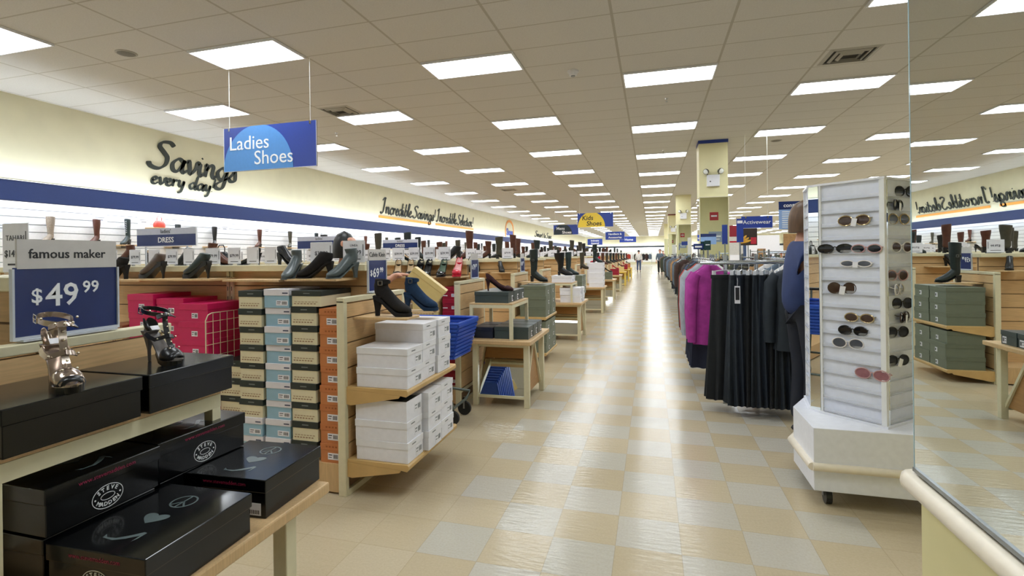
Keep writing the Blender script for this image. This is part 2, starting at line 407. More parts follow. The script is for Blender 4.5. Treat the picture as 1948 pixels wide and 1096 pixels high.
# far wall: white slatwall band with dark lip
bw = MB(); bw.box((XL, YB - 0.3, 2.3), (XR, YB - 0.28, 2.55)); struct(bw.build('trim_3', mat('dark_band', (50, 60, 70), 0.5, var=0.02)))
struct(MB().box((XL, YB - 0.05, 0.3), (XR, YB - 0.02, 2.3)).build('trim_4', WHITEP))
rw = MB(); rw.box((XR - 0.30, YF, 2.285), (XR - 0.28, YB, 2.565)); rvo = struct(rw.build('trim_5', NAVYB))
struct(MB().box((XR - 0.05, YF, 0.3), (XR - 0.02, YB, 2.4)).build('trim_6', WHITEP))
rt = MB(); yy = YF + 0.3
bt = MB()
while yy < YB - 1.5:
    rt.box((XR - 0.2, yy, 2.36), (XR - 0.17, yy + 1.15, 2.385)); yy += 1.22
xx = XL + 0.5
while xx < XR - 1.5:
    bt.box((xx, YB - 0.2, 2.36), (xx + 1.15, YB - 0.17, 2.385)); bt.box((xx, YB - 0.2, 2.47), (xx + 1.15, YB - 0.17, 2.495)); xx += 1.22
adopt(rt.build('fluorescent_tube', TUBEM), rvo)
adopt(bt.build('fluorescent_tube', TUBEM), bpy.data.objects['trim_3'])

# brush lettering on the left wall (each sign a thing)
SCRIPT = mat('dark_green_black_letter', (30, 38, 30), 0.5, var=0.02)
def wall_sign(name, label, lines, loc):
    """lines: (text, y offset, z offset, unit, x squeeze)"""
    t = thing(name, label, 'sign', loc)
    for (s, dy, dz, u, sq, th, slope) in lines:
        mb = MB()
        M = Matrix.Translation((0, dy, dz)) @ Matrix.Rotation(R(90), 4, 'Z') @ Matrix.Rotation(R(90), 4, 'X') @ Matrix(((sq, 0, 0, 0), (slope * sq, 1, 0, 0), (0, 0, 1, 0), (0, 0, 0, 1)))
        brush(mb, s, M, u, th)
        mb.build('lettering', SCRIPT, t)
    return t
wall_sign('wall_lettering', 'black brush script reading Savings every day on the cream wall behind the Ladies Shoes sign',
          [('Savings', 0.0, 0.0, 0.255, 1.18, 0.29, -0.01), ('every day!', -0.05, -0.30, 0.132, 1.28, 0.32, -0.01)], (XL + 0.012, 7.62, 3.16))
t = wall_sign('wall_lettering', 'black brush script reading Incredible Savings Incredible Selection above an orange stripe on the cream wall',
          [('Incredible Savings! Incredible Selection!', 0, 0, 0.225, 1.29, 0.29, 0.0)], (XL + 0.012, 16.3, 2.95))
MB().box((0, -0.2, -0.175), (0.012, 4.25, -0.095)).build('stripe', ORANGE, t)
MB().box((0, 4.75, -0.175), (0.012, 9.75, -0.095)).build('stripe', ORANGE, t)
wall_sign('wall_lettering', 'small far brush script on the cream wall beyond the arched logo', [('Smart', 0, 0, 0.22, 2.6, 0.3, 0), ('to', 3.4, 0, 0.22, 2.6, 0.3, 0), ('Save', 4.7, 0, 0.22, 2.6, 0.3, 0)], (XL + 0.012, 41.3, 2.93))
t = thing('wall_logo', 'orange arch over blue Shoes lettering on the cream wall', 'sign', (XL + 0.012, 33.4, 2.62))
ar = MB(); P = []
for k in range(13):
    a = PI * k / 12; P.append((0.0, -1.0 * math.cos(a), 0.35 + 0.72 * math.sin(a) ** 0.8))
ar.strap([(0, -1.0, 0.0)] + P + [(0, 1.0, 0.0)], (1, 0, 0), 0.17, 0.012); ar.build('arch', ORANGE, t)
text_obj('lettering', 'Shoes', 0.62, SIGNBLUE, t, FX(0.006, 0, 0.32), ext=0.006, bold=0.02, sx=1.1)
MB().box((0, -0.95, -0.06), (0.01, 0.95, 0.04)).build('base_stripe', SIGNLB, t)

# ------------------------------------------------------------------ ceiling fittings
def b_light():
    t = empty('ceiling_light')
    f = MB(); W, D = 1.205, 0.60
    for a, b in (((0, 0), (W, 0.018)), ((0, D - 0.018), (W, D)), ((0, 0.018), (0.018, D - 0.018)), ((W - 0.018, 0.018), (W, D - 0.018))):
        f.box((a[0], a[1], -0.026), (b[0], b[1], 0.0))
    f.build('frame', WHITE, t)
    MB().add([(0.018, 0.018, -0.003), (W - 0.018, 0.018, -0.003), (W - 0.018, D - 0.018, -0.003), (0.018, D - 0.018, -0.003)], [(3, 2, 1, 0)]).build('diffuser', DIFFUSER, t)
    return t
for i in range(-2, 8):
    n = 0
    for j in range(-6, 27):
        x = -2.789 + 2.44 * i; y = 6.139 + 3.05 * j + 1.22 * i
        if y < -0.5 or y > YB - 1: continue
        if i > 1 and y < 4: continue
        if i > 4 and y < 12: continue
        n += 1
        inst('light', b_light, 'lit ceiling panel, %s from the camera in the %s row from the left wall' % (ORD[min(n - 1, 25)], ORD[i + 2]), 'ceiling light', (x, y, CEIL), 0, 'fluorescent ceiling panels')
def b_vent():
    t = empty('ceiling_vent')
    f = MB(); S = 0.29
    for k, (r0, r1, z0, z1) in enumerate(((S, S - 0.05, 0, -0.012), (S - 0.085, S - 0.12, 0.002, -0.022), (S - 0.155, S - 0.19, 0.002, -0.028))):
        for a in range(4):
            M = Matrix.Rotation(PI / 2 * a, 4, 'Z')
            f.add([(-r0, -r0, z0), (r0, -r0, z0), (r1, -r1, z1), (-r1, -r1, z1)], [(0, 1, 2, 3)], 0, M)
            f.add([(-r1, -r1, z1), (r1, -r1, z1), (r1, -r1, 0.0), (-r1, -r1, 0.0)], [(0, 1, 2, 3)], 0, M)
    f.build('louver', mat('vent_grey', (170, 168, 160), 0.5, var=0.02), t)
    b = MB(); b.box((-0.23, -0.23, -0.002), (0.23, 0.23, 0.001)); b.build('opening', mat('vent_dark', (28, 28, 26), 0.8, var=0.0), t)
    return t
for (x, y, l) in ((-4.98, 7.75, 'square ceiling air vent beside the lit panel right of the hanging Ladies Shoes sign'), (2.42, 7.62, 'square ceiling air vent nearest the mirror edge'), (-5.1, 19.0, 'small far ceiling air vent above the orange striped wall lettering')):
    inst('vent', b_vent, l, 'air vent', (x, y, CEIL), 0, 'ceiling air vents')
t = thing('smoke_detector', 'round white smoke detector on the ceiling over the aisle', 'smoke detector', (-0.981, 7.06, CEIL))
MB().lathe([(0.0, 0), (0.075, 0), (0.075, -0.02), (0.06, -0.03), (0.055, -0.05), (0.045, -0.065), (0, -0.068)], 20).build('housing', mat('white_grey_plastic', (226, 228, 232), 0.4, var=0.02), t, True)
MB().lathe([(0.0, -0.06), (0.03, -0.066), (0.028, -0.078), (0, -0.08)], 16).build('sensor', mat('grey_plastic', (150, 154, 160), 0.4, var=0.02), t, True)
for (x, y, l) in ((-5.957, 4.75, 'round grey ceiling speaker near the top left lit panels'), (2.67, 12.9, 'round grey ceiling speaker right of the nearest column')):
    def b_spk():
        t = empty('ceiling_speaker')
        MB().lathe([(0, 0), (0.115, 0), (0.115, -0.006), (0.1, -0.012), (0.095, -0.008), (0, -0.008)], 24).build('bezel', mat('vent_grey'), t, True)
        MB().lathe([(0, -0.008), (0.094, -0.008), (0.08, -0.012), (0, -0.015)], 24).build('grille', mat('speaker_grey', (120, 118, 110), 0.7, var=0.1, scale=200), t, True)
        return t
    inst('spk', b_spk, l, 'speaker', (x, y, CEIL), 0, 'ceiling speakers')
def b_spr():
    t = empty('sprinkler_head')
    MB().lathe([(0, 0), (0.03, 0), (0.028, -0.006), (0.01, -0.008), (0.01, -0.03), (0, -0.03)], 12).build('stem', CHROME, t, True)
    m = MB(); m.lathe([(0, -0.055), (0.02, -0.055), (0.02, -0.058), (0, -0.058)], 12); m.tube([(0.008, 0, -0.025), (0.014, 0, -0.04), (0.004, 0, -0.055)], 0.002, 6); m.tube([(-0.008, 0, -0.025), (-0.014, 0, -0.04), (-0.004, 0, -0.055)], 0.002, 6)
    m.build('deflector', CHROME, t)
    return t
for (x, y, l) in ((0.257, 8.78, 'chrome sprinkler head on the ceiling over the checkered aisle'), (-5.936, 9.06, 'chrome sprinkler head on the ceiling right of the hanging Ladies Shoes sign'), (0.3, 13.2, 'small far chrome sprinkler head left of the nearest column')):
    inst('spr', b_spr, l, 'sprinkler', (x, y, CEIL), 0, 'sprinkler heads')

# ------------------------------------------------------------------ columns
COLM = mat('column_cream', (236, 230, 184), 0.6, var=0.02, scale=3)
def column(y, label, band, depth=0.58):
    t = thing('column', label, 'column', (1.02, y, 0))
    W = 0.585
    MB().box((0, 0, 0), (W, depth, CEIL - 0.07)).build('shaft', COLM, t)
    MB().box((-0.012, -0.012, CEIL - 0.07), (W + 0.012, depth + 0.012, CEIL)).build('band', band, t)
    m = MB(); m.box((0.012, -0.008, 0.65), (W - 0.012, -0.001, 2.63)); m.box((-0.008, 0.012, 0.65), (-0.001, depth - 0.012, 2.63)); m.build('mirror_panel', MIRROR, t)
    b = MB(); b.box((-0.012, -0.012, 2.63), (W + 0.012, -0.0, 2.65)); b.box((-0.012, -0.012, 0.6), (W + 0.012, 0, 0.65))
    for x in (-0.012, W - 0.006): b.box((x, -0.012, 0.65), (x + 0.018, 0, 2.63))
    b.build('mirror_frame', mat('frame_cream', (226, 220, 190), 0.4, var=0.02), t)
    return t
column(12.33, 'nearest free-standing cream column with blue top band and mirrored lower half', SIGNBLUE)
column(23.5, 'second cream column down the aisle, behind the nearest column', COLM)
column(34.7, 'third column down the aisle with a dark red top band', mat('maroon', (110, 30, 40), 0.5, var=0.02))
column(45.9, 'farthest visible cream column beside the aisle', COLM)
def b_emer():
    t = empty('emergency_light')
    MB().box((-0.13, -0.07, -0.125), (0.13, 0, 0.125)).build('battery_box', WHITE, t, bevel=0.006)
    MB().box((-0.075, -0.073, -0.03), (-0.045, -0.069, -0.01)).build('test_button', BLACK, t)
    for s in (-1, 1):
        h = MB(); h.tube([(s * 0.13, -0.03, 0.2), (s * 0.15, -0.12, 0.19)], [0.05, 0.062], 14); h.tube([(s * 0.11, -0.02, 0.12), (s * 0.125, -0.03, 0.17)], 0.012, 8)
        ho = h.build('lamp_head', mat('dark_chrome', (120, 120, 116), 0.2, 0.9, var=0.0), t, True)
        MB().lathe([(0, 0), (0.055, 0), (0.05, 0.004), (0, 0.012)], 14, M=Matrix.Translation((s * 0.15, -0.1215, 0.19)) @ Matrix.Rotation(R(90), 4, 'X')).build('lens', mat('lamp_lens', (236, 238, 230), 0.1, var=0.0), ho, True)
    return t
inst('emer', b_emer, 'white twin-head emergency light on the nearest column', 'emergency light', (1.30, 12.33, 2.99), 0, 'emergency lights')
inst('emer', b_emer, 'white twin-head emergency light on the second column', 'emergency light', (1.30, 23.5, 2.99), 0, 'emergency lights')
inst('emer', b_emer, 'white twin-head emergency light on the third column', 'emergency light', (1.30, 34.7, 2.9), 0, 'emergency lights')

# mirror-clad pier at the right edge of the picture
t = thing('mirrored_pier', 'wide cream pier at the right with a tall mirror above a bumper rail', 'pier', (0.86, 0.9, 0))
MB().box((0, 0, 0), (2.5, 1.2, CEIL)).build('body', mat('pier_cream', (224, 216, 164), 0.65, var=0.02, scale=3), t)
MB().box((-0.018, 0.01, 0.685), (-0.001, 1.2, CEIL - 0.01)).build('mirror_panel', MIRROR, t)
MB().box((-0.019, 1.2, 0.685), (-0.001, 1.204, CEIL - 0.01)).build('mirror_edge', mat('glass_edge', (170, 196, 206), 0.2, var=0.0), t)
MB().box((-0.024, 0.01, 0.672), (-0.001, 1.2, 0.685)).build('mirror_channel', GREYM, t)
RAILM = mat('bumper_ivory', (238, 228, 208), 0.3, var=0.02)
MB().tube([(-0.03, 0.0, 0.635), (-0.03, 1.2, 0.635), (-0.02, 1.222, 0.635), (0.0, 1.23, 0.635), (2.4, 1.23, 0.635)], 0.032, 12).build('bumper_rail', RAILM, t, True)

# ------------------------------------------------------------------ hanging signs
def hang_sign(name, label, x, y, z0, w, h, lines, arc=None, board=None, wires=True, cat='sign'):
    t = thing(name, label, cat, (x, y, z0))
    MB().box((-w / 2, 0, 0), (w / 2, 0.012, h)).build('board', [board or SIGNBLUE], t)
    e = MB()
    for a, b in (((-w / 2, 0), (-w / 2 + 0.006, h)), ((w / 2 - 0.006, 0), (w / 2, h)), ((-w / 2, 0), (w / 2, 0.006))): e.box((a[0], -0.002, a[1]), (b[0], 0.013, b[1]))
    e.build('edge_strip', WHITE, t)
    if arc:
        am, cx, rx, rz = arc; poly = []
        for k in range(33):
            a = PI * k / 32; px, pz = cx + rx * math.cos(a), rz * math.sin(a)
            poly.append((max(px, -w / 2 + 0.006), min(pz, h - 0.003) + 0.006))
        MB().prism(poly, -0.004, 0.0, 'y').build('arch_panel', am, t)
    for (s, px, pz, size, m, sh, al) in lines:
        text_obj('lettering', s, size, m, t, FY(px, -0.0055, pz), al, 0.0015, sh, 0.004 if y > 15 else 0.0)
    if wires:
        for s in (-1, 1):
            wq = MB(); wx = s * (w / 2 - 0.09)
            wq.tube([(wx, 0.006, h - 0.01), (wx, 0.006, CEIL - z0)], 0.004, 5)
            wq.build('hanging_wire', mat('wire_white', (214, 214, 206), 0.4, var=0.0), t)
            MB().box((wx - 0.012, -0.006, h - 0.04), (wx + 0.012, 0.016, h)).build('clip', CHROME, t)
    return t
hang_sign('hanging_sign', 'hanging blue sign with light blue arch reading Ladies Shoes', -4.615, 5.55, 2.545, 1.40, 0.565,
          [('Ladies', -0.30, 0.35, 0.25, WHITEINK, 0, 'CENTER'), ('Shoes', 0.07, 0.15, 0.25, WHITEINK, 0, 'CENTER')], (SIGNLB, -0.17, 0.53, 0.575))
hang_sign('hanging_sign', 'hanging blue sign with yellow arch reading Kids Shoes', -2.12, 21.0, 2.50, 1.40, 0.56,
          [('Kids', -0.30, 0.36, 0.25, INK, 0.1, 'CENTER'), ('Shoes', -0.05, 0.14, 0.25, INK, 0.1, 'CENTER')], (SIGNYEL, -0.15, 0.53, 0.6))
hang_sign('hanging_sign', 'hanging blue sign with dark arch reading Mens Shoes', -4.6, 29.4, 2.55, 1.40, 0.56,
          [('Mens', -0.3, 0.35, 0.22, WHITEINK, 0, 'CENTER'), ('Shoes', 0.05, 0.13, 0.22, WHITEINK, 0, 'CENTER')], (SIGNDK, -0.17, 0.53, 0.6))
hang_sign('hanging_sign', 'small far blue hanging sign reading Handbags and Accessories', -2.6, 40, 2.5, 1.4, 0.60, [('Handbags &', 0, 0.42, 0.2, WHITEINK, 0, 'CENTER'), ('Accessories', 0, 0.17, 0.2, WHITEINK, 0, 'CENTER')])
hang_sign('hanging_sign', 'small far blue hanging sign reading Home, lower right of the Handbags sign', -2.1, 50, 2.5, 1.5, 0.55, [('Home', 0.1, 0.25, 0.3, WHITEINK, 0, 'CENTER')])
hang_sign('hanging_sign', 'small far blue hanging sign with two white lines, lower left of the Handbags sign', -5.3, 52, 2.35, 1.45, 0.6, [('Intimate', 0, 0.42, 0.24, WHITEINK, 0, 'CENTER'), ('Apparel', 0, 0.16, 0.24, WHITEINK, 0, 'CENTER')])
hang_sign('hanging_sign', 'hanging blue sign reading Activewear above the clothing racks', 2.10, 12.0, 1.92, 0.6, 0.25, [('Activewear', 0, 0.125, 0.115, WHITEINK, 0, 'CENTER')])
# ------------------------------------------------------------------ lettering merged into one mesh
_TX = {}
def txt_into(mb, s, size, M, align='CENTER', mi=0, bold=0.0, ext=0.0006, shear=0.0, res=2):
    key = (s, size, align, bold, ext, shear)
    if key not in _TX:
        cu = bpy.data.curves.new('txt', 'FONT'); cu.body = s; cu.size = size; cu.align_x = align; cu.align_y = 'CENTER'; cu.extrude = ext; cu.offset = bold; cu.shear = shear; cu.resolution_u = res
        to = bpy.data.objects.new('txt', cu); COL.objects.link(to)
        dg = bpy.context.evaluated_depsgraph_get(); me = bpy.data.meshes.new_from_object(to.evaluated_get(dg))
        _TX[key] = ([tuple(v.co) for v in me.vertices], [tuple(p.vertices) for p in me.polygons])
        bpy.data.objects.remove(to); bpy.data.curves.remove(cu); bpy.data.meshes.remove(me)
    v, f = _TX[key]
    mb.add(v, f, mi, M)

# ------------------------------------------------------------------ shoe boxes
# local frame: x across the labelled end, y from the labelled end (y=0) backwards, z up
BOXC = {'pink': ((206, 24, 92), (204, 22, 90)), 'cream': ((226, 218, 184), (38, 48, 46)), 'blue': ((150, 188, 208), (228, 226, 232)),
        'orange': ((200, 126, 74), (196, 121, 70)), 'white': ((236, 236, 240), (238, 238, 242)), 'olive': ((108, 116, 98), (104, 112, 94)),
        'red': ((150, 14, 44), (158, 16, 46)), 'slate': ((64, 76, 76), (62, 74, 74)), 'navybox': ((30, 38, 58), (30, 38, 58)), 'kraft': ((224, 200, 134), (226, 202, 138)), 'tan': ((214, 186, 132), (150, 98, 66))}
def b_box(kind, w, l, h, lid=True):
    def f():
        bc, lc = BOXC[kind]
        bm_ = mat(kind + '_card', bc, 0.45 if kind != 'slate' else 0.35, var=0.03, scale=12); lm = mat(kind + '_card_lid', lc, 0.42 if kind != 'slate' else 0.33, var=0.03, scale=12)
        t = empty('shoe_box')
        if lid:
            MB().box((-w / 2 + .003, .003, 0), (w / 2 - .003, l - .003, h - .004)).build('body', bm_, t)
            lh = h * 0.34
            MB().box((-w / 2, 0, h - lh), (w / 2, l, h)).build('lid', lm, t, bevel=0.0015)
        else:
            m = MB(); e = .004; x, y = w / 2 - .003, l - .003
            for a, b in (((-x, .003, 0), (x, y, e)), ((-x, .003, e), (x, .003 + e, h)), ((-x, y - e, e), (x, y, h)), ((-x, .003 + e, e), (-x + e, y - e, h)), ((x - e, .003 + e, e), (x, y - e, h))): m.box(a, b)
            m.build('body', bm_, t)
            MB().box((-x + .006, .01, h - .03), (x - .006, y - .008, h - .012)).build('dark_inside', mat('dark_box_inside', (40, 46, 44), 0.8, var=0.1), t)  # dark slab giving the lidless box its dark inside
            lh = 0
        bz = h - lh
        if kind in ('pink', 'orange', 'red', 'olive', 'slate', 'navybox', 'white', 'blue'):
            lw, lhh = {'pink': (.05, .035), 'orange': (.075, .04), 'red': (.07, .03), 'olive': (.05, .045), 'slate': (.05, .055), 'navybox': (.05, .04), 'white': (.085, .05), 'blue': (.085, .032)}[kind]
            cx = {'pink': 0.01, 'orange': .0, 'red': .045, 'olive': .03, 'slate': .055, 'navybox': .03, 'white': .045, 'blue': .04}[kind]; cz = bz * 0.5 if kind != 'blue' else bz * .4
            s = MB(); pm = PAPER if kind != 'white' else mat('white_card_lid', BOXC['white'][1])
            s.box((cx - lw / 2, .0022, cz - lhh / 2), (cx + lw / 2, .003, cz + lhh / 2), 0)
            for k in range(5): s.box((cx + lw * (.02 + k * .085), .0016, cz - lhh * .3), (cx + lw * (.02 + k * .085) + lw * .045, .0022, cz + lhh * .3), 1)
            s.box((cx - lw * .42, .0016, cz + lhh * .15), (cx - lw * .1, .0022, cz + lhh * .28), 1); s.box((cx - lw * .42, .0016, cz - lhh * .2), (cx - lw * .15, .0022, cz - lhh * .1), 1)
            s.build('label', [pm, INKG if kind == 'white' else INK], t)
            if kind == 'white':
                d = MB(); x = w / 2
                d.box((-.05, -.0006, h - lh * .6), (-.0, 0, h - lh * .45), 0); d.build('print', INKG, t)
        if kind == 'cream' or kind == 'tan' or kind == 'kraft':
            s = MB()
            for k in range(7): s.box((-w * .42 + k * w * .11, .0022, bz * .22), (-w * .42 + k * w * .11 + w * .07, .003, bz * .3)); s.box((-w * .40 + k * w * .115, .0022, bz * .42), (-w * .40 + k * w * .115 + w * .08, .003, bz * .47))
            s.build('print', mat('sepia_ink', (150, 116, 84), 0.6, var=0.0), t)
            if kind == 'cream': MB().box((-.02, -.0006, h - lh * .58), (.025, 0, h - lh * .42)).build('lid_print', mat('pale_ink', (120, 128, 124), 0.6, var=0.0), t)
        if kind == 'blue': MB().box((.045, -.0006, h - lh * .7), (.085, 0, h - lh * .5)).build('lid_print', mat('blue_grey_ink', (70, 76, 100), 0.6, var=0.0), t)
        if kind == 'orange':
            s = MB()
            for k in range(5): s.box((-.05 + k * .022, -.0006, h - lh * .6), (-.038 + k * .022, 0, h - lh * .38))
            s.build('lid_print', mat('brown_ink', (150, 84, 40), 0.6, var=0.0), t)
        if kind == 'red': MB().box((-.08, .0022, bz * .4), (-.03, .003, bz * .5)).build('print', WHITEINK, t)
        return t
    return f
def box(kind, w, l, h, loc, rz, label, group, lid=True):
    return inst((kind, w, l, h, lid), b_box(kind, w, l, h, lid), label, 'shoe box', loc, rz, group)

def oval_logo(t, M):
    mb = MB()
    for a, b, th in ((.052, .038, .0022), (.024, .0115, .0018)):
        rings = []
        for k in range(41):
            q = 2 * PI * k / 40; c, s = math.cos(q), math.sin(q)
            rings.append([((a - th) * c, (b - th) * s, 0), (a * c, b * s, 0), (a * c, b * s, .0006), ((a - th) * c, (b - th) * s, .0006)])
        mb.loft(rings, True, False, 0, M)
    for s, sgn in (('STEVE', 1), ('MADDEN', -1)):
        n = len(s)
        for i, ch in enumerate(s):
            q = (i - (n - 1) / 2) * (.40 if sgn > 0 else .36)
            x = .040 * math.sin(q); y = sgn * (.0245 * math.cos(q))
            txt_into(mb, ch, .0175, M @ Matrix.Translation((x, y, 0)) @ Matrix.Rotation(-q * .7 * sgn, 4, 'Z'), bold=.0004)
    for s in (-1, 1): mb.lathe([(0, 0), (.003, 0), (.003, .0006), (0, .0006)], 8, (s * .041, 0, 0), 0, M)
    return mb
def black_box(label, loc, rz, w=.31, l=.34, h=.118, front=True, symbols=True, sticker=False, logo=True, tilt=None):
    t = thing('shoe_box', label, 'shoe box', loc, rz, 'glossy black shoe boxes on the front table')
    if tilt: t.rotation_euler = tilt
    MB().box((-w / 2 + .004, .004, 0), (w / 2 - .004, l - .004, h - .004)).build('body', BLKGLOSS, t, bevel=.002)
    lh = .04
    m = MB(); m.box((-w / 2, 0, h - lh), (w / 2, l, h)); m.build('lid', mat('glossy_black_lid', (10, 12, 14), .16, var=.1, scale=6, bump=.05, coat=.1, spec=.4), t, bevel=.0025)
    if front:
        mb = MB(); txt_into(mb, 'www.stevemadden.com', .016, FY(0.0, -.0002, h - lh * .45)); mb.build('web_address', PINKINK, t)
    if logo: oval_logo(t, FY(0.0, .0036, (h - lh) * .48) @ Matrix.Diagonal((.82, .82, 1, 1))).build('oval_logo', WHITEINK, t)
    if symbols:
        s = MB(); Z = h + .0003
        r = .036
        for q0 in range(1):
            rings = []
            for k in range(33):
                q = 2 * PI * k / 32; rings.append([((r - .005) * math.cos(q), l * .74 + (r - .005) * math.sin(q), Z), (r * math.cos(q), l * .74 + r * math.sin(q), Z)])
            s.loft(rings, False, False)
        for q in (0.0, .75, -.75):
            M = FZ(0, l * .74, Z, q)
            s.box((-.0025, (-r + .003) if q == 0 else 0 - r + .004, 0), (.0025, (r - .003) if q == 0 else 0, .0002), 0, M)
        hp = [(0, -.03)] + [(.036 * math.sin(a) ** 3 , .030 * (.8125 * math.cos(a) - .3125 * math.cos(2 * a) - .125 * math.cos(3 * a))) for a in [PI - PI * k / 14 for k in range(1, 14)]] + [(0, .012)]
        poly = hp + [(-x, y) for x, y in hp[1:-1]][::-1]
        s.prism(poly, 0, .0002, 'z', 0, FZ(0, l * .47, Z))
        shoe = [(-.045, .0), (-.03, -.012), (-.005, -.01), (.02, .008), (.04, .028), (.05, .026), (.05, .0), (.046, -.015), (.044, .012), (.02, -.008), (-.005, -.02), (-.04, -.016)]
        s.prism(shoe, 0, .0002, 'z', 0, FZ(0, l * .2, Z))
        s.build('symbols', mat('gloss_grey_print', (92, 104, 104), .25, var=.03), t)
    if sticker:
        s = MB(); s.box((w / 2 - .07, .0028, .008), (w / 2 - .02, .0036, .045), 0)
        for k in range(7): s.box((w / 2 - .065 + k * .006, .0022, .012), (w / 2 - .062 + k * .006, .0028, .024), 1)
        s.build('barcode_label', [PAPER, INK], t)
    return t

# ------------------------------------------------------------------ footwear; local frame: toe towards +x, ground at z=0
def sring(T, B, w, k, n=16):
    T = Vector((T[0], 0, T[1])); B = Vector((B[0], 0, B[1])); out = []
    if k >= 0: C = (T + B) / 2; hlf = (T - B) / 2
    else: C = T; hlf = T - B
    for i in range(n):
        a = 2 * PI * i / n; ca, sa = math.cos(a), math.sin(a)
        q = ca if (ca < 0 or k >= 0) else ca * k
        if k >= 0 and ca > 0: q = ca * k
        y = w * sa * (0.93 if (k < 0 and ca > 0.01) else 1)
        p = C + hlf * q; out.append((p.x, y, p.z))
    return out
BOOTIE = [((.142, .03), (.142, .008), .010, 1), ((.13, .045), (.132, .004), .028, 1), ((.10, .06), (.10, .002), .040, 1), ((.065, .085), (.06, .006), .041, 1), ((.035, .115), (.02, .03), .035, 1), ((.012, .142), (-.02, .065), .031, 1), ((-.002, .158), (-.055, .09), .031, 1), ((-.01, .17), (-.088, .105), .032, 1), ((-.006, .18), (-.098, .135), .033, 1), ((.0, .19), (-.094, .17), .034, 1), ((.004, .205), (-.09, .215), .035, 1), ((0, .200), (-.086, .21), .031, 1), ((-.01, .17), (-.075, .18), .028, 1)]
def b_bootie(upper, heelm=None, buckle=False, plat=.0, low=False, slim=False):
    def f():
        t = empty('ankle_boot'); S = BOOTIE
        if low: S = S[:8] + [((-.02, .175), (-.1, .135), .03, 1), ((-.035, .172), (-.098, .165), .029, 1), ((-.035, .165), (-.09, .158), .025, 1)]
        MB().loft([sring((a[0], a[1] + plat), (b[0], b[1] + plat), w, k) for a, b, w, k in S]).build('upper', upper, t, True, sub=1)
        so = MB(); hm = heelm or BLACK
        so.loft([[(x, w * y, z) for y, z in ((-1, zb), (1, zb), (1, zt), (-1, zt))] for x, w, zb, zt in ((.143, .012, 0, .012 + plat), (.13, .031, 0, .010 + plat), (.10, .041, 0, .008 + plat), (.06, .041, 0, .010 + plat), (.03, .033, .018, .03 + plat), (-.01, .028, .05, .06 + plat), (-.04, .028, .078, .088 + plat), (-.09, .028, .1, .112 + plat))])
        so.build('sole', hm, t, True)
        h = MB(); h.loft([[(-.093 + dx0, -w, z), (-.093 + dx1, -w, z), (-.093 + dx1, w, z), (-.093 + dx0, w, z)] for z, dx0, dx1, w in (((0, .006, .018, .006), (.03, .004, .018, .006), (.075, 0, .030, .013), (.108 + plat, -.004, .055, .027)) if slim else ((0, .004, .026, .011), (.03, .003, .027, .011), (.075, 0, .038, .017), (.108 + plat, -.004, .055, .027)))])
        h.build('heel', hm, t, True, bevel=.002)
        if buckle:
            s = MB(); s.loft([sring((.006, .182 + plat), (-.097, .16 + plat), .0365, 1), sring((.008, .200 + plat), (-.094, .180 + plat), .0370, 1)], True, False); s.build('ankle_strap', upper, t, True)
            b = MB()
            for a, c in (((-.052, .172), (-.022, .175)), ((-.052, .196), (-.022, .199)), ((-.052, .172), (-.048, .199)), ((-.026, .172), (-.022, .199))): b.box((a[0], -.042, a[1] + plat), (c[0], -.037, c[1] + plat))
            b.build('buckle', GREYM, t)
        return t
    return f
